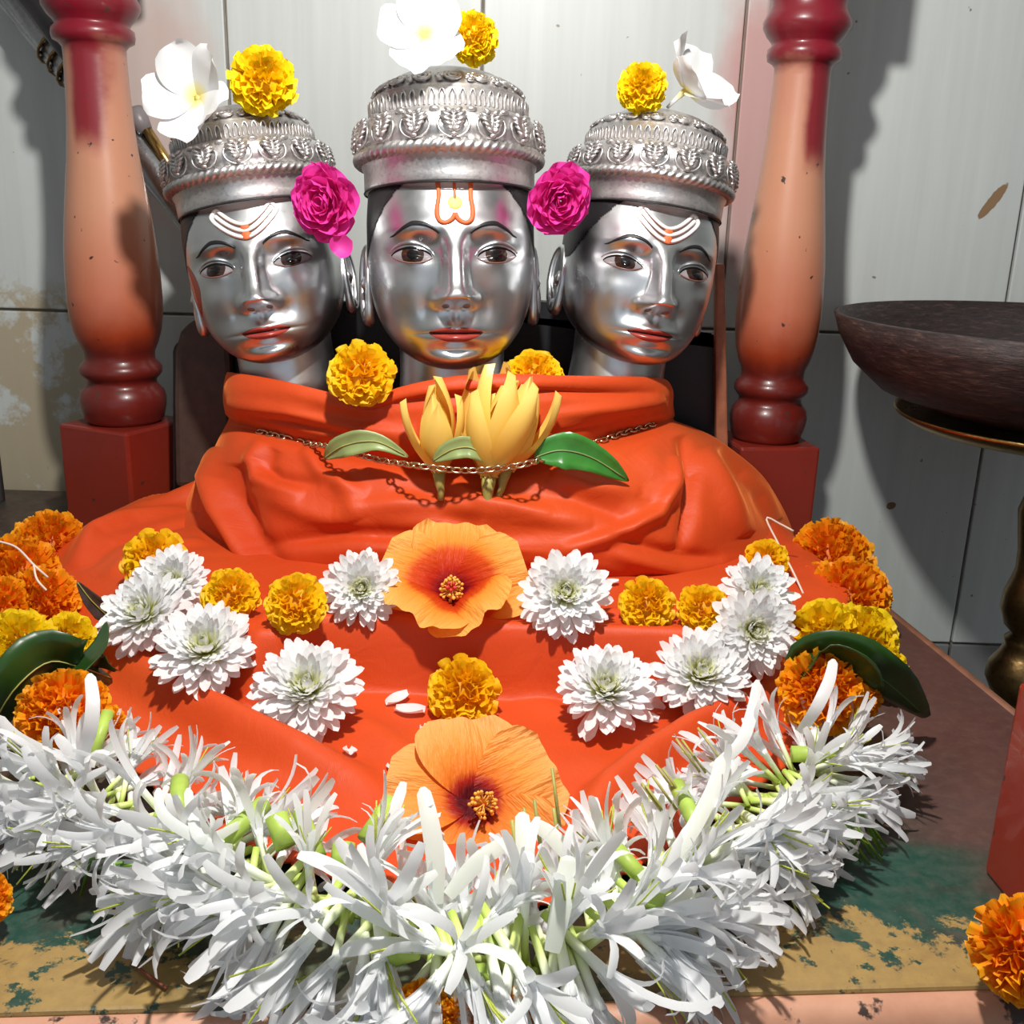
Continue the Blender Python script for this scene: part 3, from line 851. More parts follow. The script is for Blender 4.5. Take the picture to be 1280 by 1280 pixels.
# folds running over the flat cloth
Z += 0.0028 * wig * sstep(0, .03, np.abs(sd)) + 0.0010 * wig2
def ridge_add(pts, w, amp):
    global Z
    P = [tuple(at_y(*p)) for p in pts]; d, par, side = seg_dist(GX, GY, P)
    Z = Z + amp * np.exp(-(d / w) ** 2) * np.sin(PI * np.clip(par / (len(P) - 1), 0, 1)) ** .5
ridge_add([(98, 775, .80), (120, 730, .85), (165, 690, .89), (230, 645, .93)], .010, .012)
ridge_add([(120, 790, .79), (150, 745, .83), (205, 705, .87), (270, 665, .91)], .009, -.007)
ridge_add([(140, 800, .77), (190, 760, .80), (255, 725, .84)], .009, .006)
ridge_add([(400, 905, .64), (470, 935, .60), (540, 985, .55)], .010, .004)
ridge_add([(650, 880, .655), (720, 905, .63), (800, 900, .63)], .010, .004)
ridge_add([(700, 800, .69), (790, 785, .70), (880, 790, .70)], .007, .005)
ridge_add([(420, 800, .665), (500, 812, .663), (600, 806, .663)], .006, .003)
ridge_add([(330, 830, .66), (360, 800, .68), (400, 778, .70)], .008, .006)
Z = np.maximum(Z, 0.0025)
out_px = [(78, 800, .004), (110, 900, .004), (200, 990, .004), (310, 1060, .004), (440, 1110, .004), (600, 1140, .004), (710, 1130, .004), (810, 1085, .004), (925, 1010, .004), (1025, 915, .004), (1050, 810, .004), (1015, 720, .02)]
outl = [(p[0] - dx, p[1] + dy) for p, dx, dy in zip(flap[:-1], (0, 0, .002, .004, .005, .005, .004), (.030, .030, .026, .022, .016, .008, 0))]
for px, py, z in out_px:
    p = at_z(px, py, z); outl.append((p.x, min(p.y, 1.0)))
outl += [(0.27, 0.98), (0.2, 1.02), (-0.28, 1.02)]
outl = [tuple(p[:2]) for p in catmull([(a, b, 0) for a, b in outl + [outl[0]]], 240)]
ins = in_poly(GX, GY, outl)
de, _, _ = seg_dist(GX, GY, outl)
mk = MB(); keep = {}
def kv(j, i):
    k = j * nx + i
    if k not in keep:
        keep[k] = len(mk.v); mk.v.append((float(GX[j, i]), float(GY[j, i]), float(Z[j, i])))
    return keep[k]
for j in range(ny - 1):
    for i in range(nx - 1):
        if ins[j, i] or ins[j + 1, i + 1]:
            mk.f.append((kv(j, i), kv(j, i + 1), kv(j + 1, i + 1), kv(j + 1, i)))
lower = mk.build('altar_cloth', M_CLOTH)
md = lower.modifiers.new('thick', 'SOLIDIFY'); md.thickness = 0.0012; md.offset = 1
tag(lower, 'orange satin cloth spread over the step and table under the flowers', 'cloth')

# --- upper cloth: wrapped round the necks like a shawl, lofted from rows (picture position + distance)
ROWS = [
 [(312,520,.97),(300,520,.93),(318,520,.90),(362,528,.88),(415,535,.865),(458,540,.85),(502,530,.845),(560,520,.84),(636,515,.84),(703,518,.855),(765,520,.88),(808,520,.905),(815,525,.96)],
 [(302,478,.98),(287,474,.935),(304,478,.895),(352,486,.866),(410,499,.846),(455,507,.831),(500,492,.826),(560,481,.821),(640,476,.821),(708,479,.836),(773,482,.866),(823,484,.905),(830,490,.97)],
 [(298,468,.98),(284,466,.93),(300,469,.888),(350,477,.858),(410,491,.838),(455,499,.823),(500,483,.818),(560,472,.813),(640,467,.813),(710,470,.828),(775,473,.858),(828,475,.90),(834,481,.97)],
 [(294,482,.98),(281,480,.926),(294,486,.880),(350,490,.850),(410,503,.831),(457,512,.816),(502,498,.811),(560,488,.806),(640,482,.806),(712,486,.821),(780,486,.852),(834,486,.90),(840,492,.97)],
 [(294,500,.98),(281,498,.928),(294,506,.880),(350,512,.850),(410,520,.833),(460,526,.818),(505,520,.813),(560,512,.808),(640,506,.808),(715,506,.822),(785,504,.853),(833,500,.90),(840,506,.97)],
 [(298,518,.98),(284,515,.932),(300,522,.884),(352,532,.850),(412,545,.830),(465,555,.814),(512,558,.808),(568,558,.803),(640,552,.803),(712,540,.818),(776,528,.850),(830,516,.90),(842,518,.97)],
 [(298,530,.985),(288,525,.940),(305,533,.893),(355,545,.862),(415,560,.842),(470,573,.827),(520,581,.819),(575,586,.814),(640,583,.815),(710,563,.828),(770,545,.858),(828,529,.907),(842,526,.97)],
 [(280,548,.985),(272,552,.940),(292,546,.885),(348,556,.848),(412,573,.826),(470,588,.810),(520,597,.801),(575,602,.796),(640,599,.797),(716,579,.808),(782,558,.838),(848,540,.892),(864,534,.975)],
 [(262,575,.985),(256,585,.945),(280,574,.875),(345,580,.835),(410,597,.812),(470,612,.797),(520,621,.788),(575,626,.783),(640,623,.784),(722,603,.793),(795,580,.822),(870,560,.882),(896,548,.98)],
 [(246,608,.985),(238,620,.945),(268,612,.868),(336,616,.822),(404,630,.801),(467,641,.787),(520,648,.779),(575,651,.775),(643,649,.776),(728,632,.782),(808,610,.808),(893,585,.872),(928,572,.985)],
 [(236,640,.985),(226,652,.940),(262,648,.862),(328,648,.814),(400,658,.796),(464,664,.783),(520,668,.776),(575,670,.773),(645,669,.773),(733,658,.776),(820,638,.798),(912,614,.864),(954,598,.985)],
 [(226,668,.985),(216,680,.930),(256,680,.855),(322,680,.806),(396,680,.789),(461,681,.777),(520,681,.771),(575,682,.768),(646,683,.768),(735,681,.770),(828,668,.790),(926,645,.858),(972,626,.985)],
 [(218,688,.985),(210,700,.922),(252,703,.850),(320,704,.802),(395,696,.786),(460,691,.775),(520,690,.769),(575,690,.767),(645,692,.767),(735,698,.768),(830,696,.786),(934,674,.854),(985,652,.985)],
 [(214,700,.985),(206,714,.915),(250,722,.845),(320,724,.803),(397,714,.788),(460,708,.779),(520,707,.774),(575,707,.772),(645,709,.772),(735,715,.772),(832,716,.788),(940,698,.850),(993,676,.985)],
 [(212,712,.985),(205,730,.910),(252,742,.845),(323,744,.812),(400,734,.802),(460,732,.796),(520,732,.793),(575,732,.793),(645,732,.792),(735,734,.788),(832,736,.800),(945,722,.848),(1000,700,.985)],
 [(214,722,1.0),(212,742,.925),(258,756,.865),(327,758,.835),(402,748,.826),(460,746,.820),(520,746,.818),(575,746,.818),(645,746,.817),(735,748,.812),(830,750,.822),(940,738,.868),(995,715,1.0)],
]
def loft(rows, nu, nv):
    wr = []
    for r in rows:
        wr.append(catmull([at_y(*p) for p in r], nu))
    cols = []
    for i in range(nu):
        cols.append(catmull([wr[j][i] for j in range(len(rows))], nv))
    return np.array([[tuple(cols[i][j]) for i in range(nu)] for j in range(nv)])
NU, NV = 300, 240
G = loft(ROWS, NU, NV)
def normals(G):
    du = np.gradient(G, axis=1); dv = np.gradient(G, axis=0)
    n = np.cross(du, dv); n /= (np.linalg.norm(n, axis=2, keepdims=True) + 1e-9)
    # towards the camera / outwards
    ctr = np.array([-0.05, 0.93, 0.12])
    sgn = np.sign(((G - ctr) * n).sum(2, keepdims=True)); 
    sg = np.sign(np.median(sgn)); return n * sg
def proj_grid(G):
    q = G - np.array(CAM); zc = q @ np.array(Fw)
    return 640 + F_PX * (q @ np.array(Rc)) / zc, 640 - F_PX * (q @ np.array(Uc)) / zc
NRM = normals(G); PXg, PYg = proj_grid(G)
def fold(pts, w, amp, taper=True):
    """raise (amp>0) or press (amp<0) a fold along a line; widths in metres at this distance (1 px = 0.66 mm)"""
    global G
    d, par, side = seg_dist(PXg, PYg, pts)
    n = len(pts) - 1; tp = np.sin(PI * np.clip(par / n, 0, 1)) ** .5 if taper else 1.0
    vis = sstep(0, 60, np.minimum(np.arange(NU), NU - 1 - np.arange(NU)) * 4.0)[None, :]
    G = G + NRM * (1.45 * amp * np.exp(-(d / w) ** 2) * tp * vis)[:, :, None]
# shawl folds seen in the picture
fold([(270,560),(262,600),(278,640),(305,690),(345,730)], 10, .010)
fold([(300,580),(298,620),(315,665),(350,715)], 14, -.007)
fold([(235,640),(230,680),(225,720)], 14, .006)
fold([(330,552),(315,575),(325,600),(380,620)], 9, .005)
fold([(345,562),(335,585),(350,600),(400,606)], 8, -.004)
fold([(300,600),(380,640),(470,665)], 14, .004)
fold([(330,680),(430,665),(560,672)], 10, -.005)
fold([(420,600),(440,625),(450,650)], 12, .003)
fold([(500,595),(560,640),(600,660)], 18, -.004)
fold([(640,610),(720,620),(770,640),(790,660)], 16, -.006)
fold([(845,570),(842,610),(820,645),(760,672),(700,690)], 9, .008)
fold([(800,560),(830,600),(820,630)], 18, .004)
fold([(850,545),(866,590),(862,640),(850,690)], 8, -.008)
fold([(880,560),(905,610),(930,670)], 12, .007)
fold([(900,560),(945,610),(965,660)], 10, -.005)
fold([(930,590),(958,615),(975,650)], 9, .006)
fold([(760,690),(850,715),(930,700)], 9, .004)
fold([(760,668),(830,690),(900,700)], 9, -.004)
fold([(420,640),(520,628),(640,640),(740,655)], 12, .004)
fold([(380,560),(400,590),(460,620)], 9, .004)
fold([(690,590),(740,610),(800,615)], 10, .004)
fold([(560,600),(600,625),(690,640)], 8, .003)
fold([(285,505),(360,515),(430,535),(520,545)], 10, .004)
fold([(300,520),(380,532),(460,548)], 7, -.004)
fold([(450,512),(560,497),(700,490),(820,492)], 7, -.005)
fold([(690,520),(770,510),(830,500)], 9, .004)
fold([(600,530),(700,545),(790,525)], 8, -.003)
w3 = np.array([[noise.noise(Vector((G[j, i, 0] * 14, G[j, i, 2] * 22, 1.3))) for i in range(NU)] for j in range(NV)])
G = G + NRM * (0.0022 * w3)[:, :, None]
mk = MB(); mk.v = [tuple(p) for p in G.reshape(-1, 3)]
for j in range(NV - 1):
    for i in range(NU - 1):
        mk.f.append((j * NU + i, j * NU + i + 1, (j + 1) * NU + i + 1, (j + 1) * NU + i))
upper = mk.build('shawl', M_CLOTH)
md = upper.modifiers.new('thick', 'SOLIDIFY'); md.thickness = 0.0012; md.offset = 0
tag(upper, 'orange satin shawl wrapped round the necks of the silver heads', 'cloth')

# surface to lay things on
def bvh_of(objs):
    V = []; Fc = []
    for o in objs:
        b = len(V); V += [o.matrix_world @ v.co for v in o.data.vertices]; Fc += [tuple(b + i for i in p.vertices) for p in o.data.polygons]
    return BVHTree.FromPolygons(V, Fc)
tp = MB(); tp.v = [(-2, 0.2, 0), (2, 0.2, 0), (2, 1.15, 0), (-2, 1.15, 0)]; tp.f = [(0, 1, 2, 3)]
tpo = tp.build('probe', M_CLOTH)
bpy.context.view_layer.update()
BVH = bvh_of([lower, upper, tpo])
bpy.data.objects.remove(tpo, do_unlink=True)
def hit(px, py):
    d = ray(px, py).normalized()
    loc, nr, _, dist = BVH.ray_cast(CAM, d)
    if nr.dot(d) > 0: nr = -nr
    return loc, nr
def pxm(p):  # metres per pixel at point
    return (Vector(p) - CAM).dot(Fw) / F_PX

# ================================================================== FLOWER MESHES
def orth(z):
    z = Vector(z).normalized(); a = Vector((0, 0, 1)) if abs(z.z) < .9 else Vector((1, 0, 0))
    x = a.cross(z).normalized(); return x, z.cross(x)
def ruffle_flower(seed, n, polar_max, flat, width, ruff, mat, inner=0.18, open_c=0.0, nseg=5):
    """ball of ruffled petals, radius 1, looking along +z"""
    r = random.Random(seed); m = MB(); ga = PI * (3 - 5 ** .5)
    for k in range(n):
        f = (k + .5) / n
        pol = open_c + (polar_max - open_c) * f ** .62
        az = k * ga + r.uniform(-.25, .25)
        d = Vector((math.sin(pol) * math.cos(az), math.sin(pol) * math.sin(az), math.cos(pol)))
        tang = Vector((-math.sin(az), math.cos(az), 0)); up = d.cross(tang) * -1
        R = r.uniform(.88, 1.06); W = width * r.uniform(.8, 1.25); ph = r.uniform(0, 6.28); curl = r.uniform(.05, .30)
        b = len(m.v); nl = 4
        tw = r.uniform(-.6, .6); tang2 = tang * math.cos(tw) + up * math.sin(tw); up2 = up * math.cos(tw) - tang * math.sin(tw)
        for j in range(nl):
            t = j / (nl - 1)
            for i in range(nseg):
                s = i / (nseg - 1) * 2 - 1
                rad = inner + (R - inner) * t * (1 - .10 * s * s * t)
                p = d * rad + tang2 * (W * s * (t ** .7) ) + up2 * (ruff * math.sin(s * 4.2 + ph) * t * t - curl * t * t * .6 + W * .5 * s * s * t)
                m.v.append((p.x, p.y, p.z * flat))
        for j in range(nl - 1):
            for i in range(nseg - 1):
                m.f.append((b + j * nseg + i, b + j * nseg + i + 1, b + (j + 1) * nseg + i + 1, b + (j + 1) * nseg + i))
    # core so no holes show
    m.ball((0, 0, 0), .62, 14, 9, (1, 1, flat))
    return m.mesh('petals', mat)
M_YEL = petal_mat('marigold_yellow', srgb(214, 120, 8), srgb(250, 196, 16), srgb(250, 178, 8), stops=[(0.1, srgb(150, 80, 8)), (0.36, srgb(246, 172, 4)), (0.75, srgb(255, 222, 20))], var=.45, transl=.4)
M_LEMON = petal_mat('marigold_lemon', srgb(214, 160, 8), srgb(252, 220, 20), srgb(240, 190, 10), stops=[(0.1, srgb(200, 130, 8)), (0.45, srgb(246, 200, 4)), (0.9, srgb(255, 232, 20))], var=.4, transl=.4)
M_ORG = petal_mat('marigold_orange', srgb(190, 70, 2), srgb(246, 150, 14), srgb(246, 130, 6), stops=[(0.3, srgb(214, 92, 2)), (0.7, srgb(252, 146, 2)), (1.0, srgb(255, 192, 20))], var=.5, transl=.35)
M_CALYX = simple('calyx_green', srgb(92, 110, 48), 0.6, var=.2)
ME_MY = [ruffle_flower(11 + k, 120, 1.75, .72, .20, .10, M_YEL, open_c=.16) for k in range(3)]
ME_ML = [ruffle_flower(21 + k, 150, 2.1, .85, .19, .11, M_LEMON) for k in range(2)]
ME_MO = [ruffle_flower(31 + k, 330, 2.5, .92, .125, .085, M_ORG, inner=.45) for k in range(3)]
ME_MS = ruffle_flower(41, 170, 2.3, .85, .15, .14, M_ORG, inner=.3)
ME_CALYX = MB().lathe([(.05, -1.15), (.16, -1.1), (.30, -.75), (.42, -.45), (.5, -.3)], 16).mesh('calyx', M_CALYX)
def marigold(loc, axis, r, label, me, group=None, spin=None, name='marigold'):
    Mx = axis_matrix(loc, axis, rnd.uniform(0, 6.28) if spin is None else spin, r)
    t = thing(name, label, 'flower', M=Mx, group=group)
    link_mesh('petals', me, t); link_mesh('calyx', ME_CALYX, t)
    return t
# chrysanthemum petals
M_CHRYS = petal_mat('chrysanthemum_white', srgb(226, 226, 120), srgb(238, 240, 242), srgb(222, 226, 232), stops=[(0.0, srgb(206, 208, 60)), (0.26, srgb(238, 238, 110)), (0.42, srgb(247, 247, 204)), (0.56, srgb(250, 250, 250))], var=.25, transl=.35)
def strap(m, d, up, side, r0, r1, w, lift, curl, notch=-.05, nl=6):
    b = len(m.v)
    for j in range(nl):
        t = j / (nl - 1); wd = w * (0.32 + 0.68 * math.sin(PI * min(1, t * .60 + .03))) * (1, 1, 1, 1, 1, .60)[j]
        for i, s in enumerate((-1, 0, 1)):
            tq = (0, .22, .45, .68, .88, 1.0)[j]; rad = r0 + (r1 - r0) * tq - (notch * (s == 0) * (t == 1))
            p = d * rad + side * (wd * s) + up * (lift * t + curl * t * t + .28 * wd * abs(s))
            m.v.append(tuple(p))
    for j in range(nl - 1):
        for i in range(2):
            m.f.append((b + j * 3 + i, b + j * 3 + i + 1, b + (j + 1) * 3 + i + 1, b + (j + 1) * 3 + i))
def chrys_inner(seed):
    r = random.Random(seed); m = MB(); Zv = Vector((0, 0, 1)); ga = PI * (3 - 5 ** .5)
    n = 190
    for k in range(n):
        f = (k + .5) / n; az = k * ga + r.uniform(-.15, .15)
        d = Vector((math.cos(az), math.sin(az), 0)); side = Vector((-math.sin(az), math.cos(az), 0))
        L = .12 + .78 * f ** .75; el = 1.15 * (1 - f) ** .8 + .10
        dd = d * math.cos(el) + Zv * math.sin(el); up = Zv * math.cos(el) - d * math.sin(el)
        strap(m, dd, up, side, .06, .14 + L * r.uniform(.9, 1.08), .050 + .060 * f, .02, .10 * (1 - f) + r.uniform(-.08, .14))
    m.ball((0, 0, -.02), .34, 12, 7, (1, 1, .5))
    return m.mesh('inner_petals', M_CHRYS)
def chrys_petal(seed):
    r = random.Random(seed); m = MB()
    strap(m, Vector((1, 0, 0)), Vector((0, 0, 1)), Vector((0, 1, 0)),  .15, 1.0, .125, -.02, r.uniform(-.12, .10))
    return m.mesh('petal', M_CHRYS)
ME_CI = [chrys_inner(51 + k) for k in range(3)]; ME_CP = [chrys_petal(61 + k) for k in range(4)]
ME_CCAL = MB().lathe([(.06, -.34), (.12, -.32), (.22, -.16), (.16, -.05)], 12).mesh('calyx', M_CALYX)
def chrysanthemum(loc, axis, r, label, k, group='white chrysanthemums on the cloth', gap=None):
    t = thing('chrysanthemum', label, 'flower', M=axis_matrix(loc, axis, rnd.uniform(0, 6), r), group=group)
    link_mesh('inner_petals', ME_CI[k % 3], t)['kind'] = 'stuff'
    for q in range(26):
        az = 2 * PI * q / 26 + rnd.uniform(-.08, .08)
        Mx = Matrix.Rotation(az, 4, 'Z') @ Matrix.Rotation(rnd.uniform(-.18, .14), 4, 'Y') @ Matrix.Rotation(rnd.uniform(-.3, .3), 4, 'X') @ Matrix.Scale(rnd.uniform(.86, 1.08), 4)
        link_mesh('petal', ME_CP[q % 4], t, Mx)
    link_mesh('calyx', ME_CCAL, t)
    return t
# broad petals (plumeria, rose, hibiscus, champak)
def broad(fn_w, L, fn_n, nl=12, nw=9, shift=None):
    m = MB()
    def f(a, b):
        s = a * 2 - 1; w = fn_w(b)
        return (w * s + (shift(b) if shift else 0), L * b, fn_n(s, b))
    return m.grid(f, nw, nl)
M_PLUM = petal_mat('plumeria_white', srgb(238, 214, 90), srgb(240, 241, 243), srgb(226, 230, 234), stops=[(0.0, srgb(236, 206, 60)), (0.16, srgb(240, 232, 170)), (0.32, srgb(241, 242, 243))], var=.2, rough=.4)
ME_PLP = []
for k in range(3):
    rr = random.Random(70 + k); cv = rr.uniform(.10, .22)
    ME_PLP.append(broad(lambda t: .10 + .40 * math.sin(PI * min(1, t ** .85 * .80 + .02)) * (1 if t < .97 else .6), 1.0, lambda s, t: cv * t * t * 1.2 * (1 if t < .7 else 1.0) + .16 * s * abs(s) * t - .12 * max(0, t - .7) * 2).mesh('petal', M_PLUM))
ME_PTUBE = MB().lathe([(.035, -.55), (.05, -.3), (.07, -.08), (.06, .0)], 12).mesh('flower_tube', M_PLUM)
def plumeria(loc, axis, r, label, spin, opening=.35, per=None):
    t = thing('plumeria', label, 'flower', M=axis_matrix(loc, axis, spin, r))
    for q in range(5):
        op = opening if per is None else per[q]
        Mx = Matrix.Rotation(2 * PI * q / 5, 4, 'Z') @ Matrix.Translation((0, .06, 0)) @ Matrix.Rotation(op, 4, 'X') @ Matrix.Rotation(.22, 4, 'Y')
        link_mesh('petal', ME_PLP[q % 3], t, Mx)
    link_mesh('flower_tube', ME_PTUBE, t)
    return t
M_ROSE = petal_mat('rose_magenta', srgb(170, 10, 90), srgb(206, 30, 130), srgb(244, 90, 185), stops=[(0.1, srgb(205, 14, 125)), (0.9, srgb(240, 64, 180))], var=.5, length=1.0, transl=.35)
ME_RP = []
for k in range(4):
    rr = random.Random(80 + k); p1 = rr.uniform(0, 6)
    ME_RP.append(broad(lambda t: .12 + .46 * math.sin(PI * min(1, .08 + t * .72)), 1.0, lambda s, t: .30 * math.sin(PI * t * .8) * (1 - .6 * s * s) * -1 + .45 * s * s * t * .6 + .04 * math.sin(s * 5 + p1) * t - .35 * max(0, t - .75) * 1.4, 9, 9).mesh('petal', M_ROSE))
def rose(loc, axis, r, label, spin):
    t = thing('rose', label, 'flower', M=axis_matrix(loc, axis, 0, r) @ Matrix.Diagonal((.90, 1.15, 1, 1)) @ Matrix.Rotation(spin, 4, 'Z'))
    k = 0
    for n, op, sc, zb, rad in ((4, 1.45, .42, .34, .02), (6, 1.22, .58, .26, .06), (8, .98, .74, .17, .10), (9, .70, .86, .08, .13), (9, .40, .94, .0, .14), (8, .05, .98, -.06, .14)):
        for q in range(n):
            Mx = Matrix.Rotation(2 * PI * q / n + k * .9 + rnd.uniform(-.2, .2), 4, 'Z') @ Matrix.Translation((0, rad, zb)) @ Matrix.Rotation(op + rnd.uniform(-.14, .14), 4, 'X') @ Matrix.Rotation(rnd.uniform(-.25, .25), 4, 'Y') @ Matrix.Scale(sc * rnd.uniform(.9, 1.08), 4)
            link_mesh('petal', ME_RP[(q + k) % 4], t, Mx)
        k += 1
    return t
def hib_mat(name, stops):
    t = NT(name); P = t.coord(); x, y, z = t.sep(P)
    L = t.new('ShaderNodeVectorMath', operation='LENGTH'); t.link(P, L.inputs[0])
    n = t.noise(t.mapping(P, (22, 1.5, 1)), 1.0, 4)
    f = t.math('ADD', L.outputs['Value'], t.math('MULTIPLY', t.math('SUBTRACT', n, .5), .14))
    col = t.ramp(f, stops)
    t.set(color=col, rough=.5, spec=.25)
    t.bump(t.noise(t.mapping(P, (14, 2.2, 1)), 1.0, 3), .35, .02)
    tr = t.new('ShaderNodeBsdfTranslucent'); t.link(col, tr.inputs[0]); mx = t.new('ShaderNodeMixShader'); mx.inputs[0].default_value = .25
    out = [n for n in t.n if n.type == 'OUTPUT_MATERIAL'][0]
    t.link(t.b.outputs[0], mx.inputs[1]); t.link(tr.outputs[0], mx.inputs[2]); t.link(mx.outputs[0], out.inputs[0])
    return t.m
M_HIB1 = hib_mat('hibiscus_deep', [(0.17, srgb(128, 6, 26)), (0.34, srgb(200, 44, 14)), (0.58, srgb(222, 82, 22)), (0.70, srgb(244, 152, 52)), (1.0, srgb(250, 180, 88))])
M_HIB2 = hib_mat('hibiscus_light', [(0.13, srgb(90, 4, 18)), (0.24, srgb(178, 34, 16)), (0.34, srgb(240, 124, 34)), (0.6, srgb(248, 158, 64)), (1.0, srgb(250, 178, 100))])
def hib_petal(seed, mat, cup):
    r = random.Random(seed); p1, p2, a1 = r.uniform(0, 6), r.uniform(0, 6), r.uniform(.03, .06)
    return broad(lambda t: .09 + .52 * math.sin(PI * min(1, .02 + t ** .9 * .68)) * (1 - .25 * max(0, t - .85) / .15), 1.0,
                 lambda s, t: cup * (t - t * t * .75) - .18 * max(0, t - .62) ** 1.0 + a1 * math.sin(s * 4.5 + p1) * t + .03 * math.sin(s * 9 + p2 + 3 * t) * t * t + .05 * s * s * t, 18, 17).mesh('petal', mat)
M_ANTHER = simple('anther_yellow', srgb(242, 178, 70), .6, var=.15); M_COLUMN = simple('column_orange', srgb(214, 84, 40), .5); M_STIG = simple('stigma_red', srgb(206, 50, 50), .5)
def hibiscus(loc, axis, r, label, spin, mats, opens, col_dir, col_len, seed, stig=True, cup=.32):
    t = thing('hibiscus', label, 'flower', M=axis_matrix(loc, axis, spin, r))
    for q in range(5):
        Mx = Matrix.Rotation(2 * PI * q / 5, 4, 'Z') @ Matrix.Translation((0, .05, .004 * q)) @ Matrix.Rotation(opens[q], 4, 'X') @ Matrix.Rotation(.12, 4, 'Y')
        link_mesh('petal', hib_petal(seed + q, mats, cup), t, Mx)
    c = Vector(col_dir).normalized()
    pts = [c * (col_len * k / 8) for k in range(9)]
    col = MB().tube(pts, [.05 - .02 * k / 8 for k in range(9)], 10).build('staminal_column', M_COLUMN, t)
    a = MB(); rr = random.Random(seed); x, y = orth(c)
    for k in range(46):
        f = .60 + .40 * rr.random(); an = rr.uniform(0, 6.28); L = .10 + .06 * rr.random()
        p0 = c * (col_len * f); p1 = p0 + (x * math.cos(an) + y * math.sin(an)) * L + c * .05
        a.tube([p0, p1], .008, 4); a.ball(p1, .024, 6, 4)
    s = a.build('anthers', M_ANTHER, col); s['kind'] = 'stuff'
    if stig:
        g = MB()
        for k in range(5):
            an = k * 1.256; g.tube([c * col_len, c * (col_len + .06) + (x * math.cos(an) + y * math.sin(an)) * .04], .010, 5); g.ball(c * (col_len + .07) + (x * math.cos(an) + y * math.sin(an)) * .05, .028, 7, 5)
        g.build('stigma', M_STIG, col)
    return t
M_CHAMP = petal_mat('champak_yellow', srgb(214, 170, 60), srgb(246, 206, 92), srgb(250, 200, 70), stops=[(0.0, srgb(216, 196, 110)), (0.35, srgb(250, 214, 100)), (1.0, srgb(255, 226, 130))], var=.4, rough=.4)
ME_CHP = []
for k in range(3):
    rr = random.Random(90 + k); w0 = rr.uniform(.19, .25); cv = rr.uniform(.10, .20)
    ME_CHP.append(broad(lambda t: .004 + w0 * math.sin(PI * min(1, .09 + t * .90)) ** .8 * (1 - t ** 8 * .7), 1.0, lambda s, t: -cv * 4 * t * (1 - t) * .5 + .10 * s * s + .12 * t ** 3, 14, 7).mesh('petal', M_CHAMP))
ME_CHS = MB().tube([(0, 0, -.30), (.01, 0, -.2), (0, 0, -.12), (0, 0, .02)], [.035, .04, .055, .075], 10).mesh('stalk', MAT['stem'])
def champak(loc, axis, r, label, spin, openness):
    t = thing('champak', label, 'flower', M=axis_matrix(loc, axis, spin, r), group='yellow champak blooms behind the chain')
    for ring, (n, op, sc, rad) in enumerate(((2, 1.50, .92, .02), (3, 1.44 - openness * .5, 1.0, .04), (4, 1.36 - openness, .95, .05))):
        for q in range(n):
            Mx = Matrix.Rotation(2 * PI * q / n + ring * .7, 4, 'Z') @ Matrix.Translation((0, rad, 0)) @ Matrix.Rotation(op + rnd.uniform(-.14, .12), 4, 'X') @ Matrix.Rotation(rnd.uniform(-.2, .2), 4, 'Y') @ Matrix.Scale(sc * rnd.uniform(.85, 1.08), 4)
            link_mesh('petal', ME_CHP[q % 3], t, Mx)
    link_mesh('stalk', ME_CHS, t)
    return t

# ================================================================== FLOWERS IN PLACE
CAMDIR = lambda p: (CAM - Vector(p)).normalized()
YG = 'yellow marigolds laid out on the cloth'
ylist = [(195, 703, 41, 'yellow marigold leaning on the cloth flap at the outer end of the row', (.15, -.8, .55)),
         (290, 748, 37, 'yellow marigold between two white chrysanthemums and its twin on the cloth step', (0, -.85, .55)),
         (371, 757, 39, 'yellow marigold touching the white chrysanthemum beside the large orange hibiscus', (.05, -.85, .5)),
         (808, 758, 36, 'yellow marigold on the cloth step, next to the round white chrysanthemum', (0, -.9, .5)),
         (878, 764, 34, 'yellow marigold leaning on the pair of overlapping white chrysanthemums', (.05, -.85, .55)),
         (957, 704, 29, 'small yellow marigold against the shawl beside the orange garland balls', (-.1, -.9, .45)),
         (580, 866, 46, 'yellow marigold standing alone in the middle of the cloth above the open hibiscus', (0, -.85, .5))]
for k, (px, py, pr, lab, ax) in enumerate(ylist):
    p, n = hit(px, py + pr * .55)
    r = pr * pxm(p)
    q = p + n * r * .45
    # shift along the camera plane so that its middle stays at the picture position
    c = at_y(px, py, q.y)
    marigold(c + Vector((0, -.002, .002)), ax, r, lab, ME_MY[k % 3], YG)
# marigolds on the crowns and between the necks
def near_head(key, px, py, Y): return at_y(px, py, Y)
marigold(at_y(329, 102, .895), (.25, -.8, .45), 44 * pxm(at_y(329, 102, .895)), 'yellow marigold on the crown beside the steel pipe', ME_ML[0])
marigold(at_y(592, 48, .865), (.55, -.75, .15), 33 * pxm(at_y(592, 48, .865)), 'yellow marigold on top of the middle crown', ME_ML[1])
marigold(at_y(803, 110, .90), (-.1, -.9, .3), 32 * pxm(at_y(803, 110, .90)), 'yellow marigold on the crown beside the coconut bowl', ME_ML[0])
marigold(at_y(452, 468, .815), (-.05, -.85, .5), 44 * pxm(at_y(452, 468, .815)), 'yellow marigold tucked in the collar between two silver necks', ME_MY[0])
marigold(at_y(668, 470, .845), (.05, -.6, .8), 38 * pxm(at_y(668, 470, .845)), 'yellow marigold half sunk behind the shawl collar', ME_MY[1])

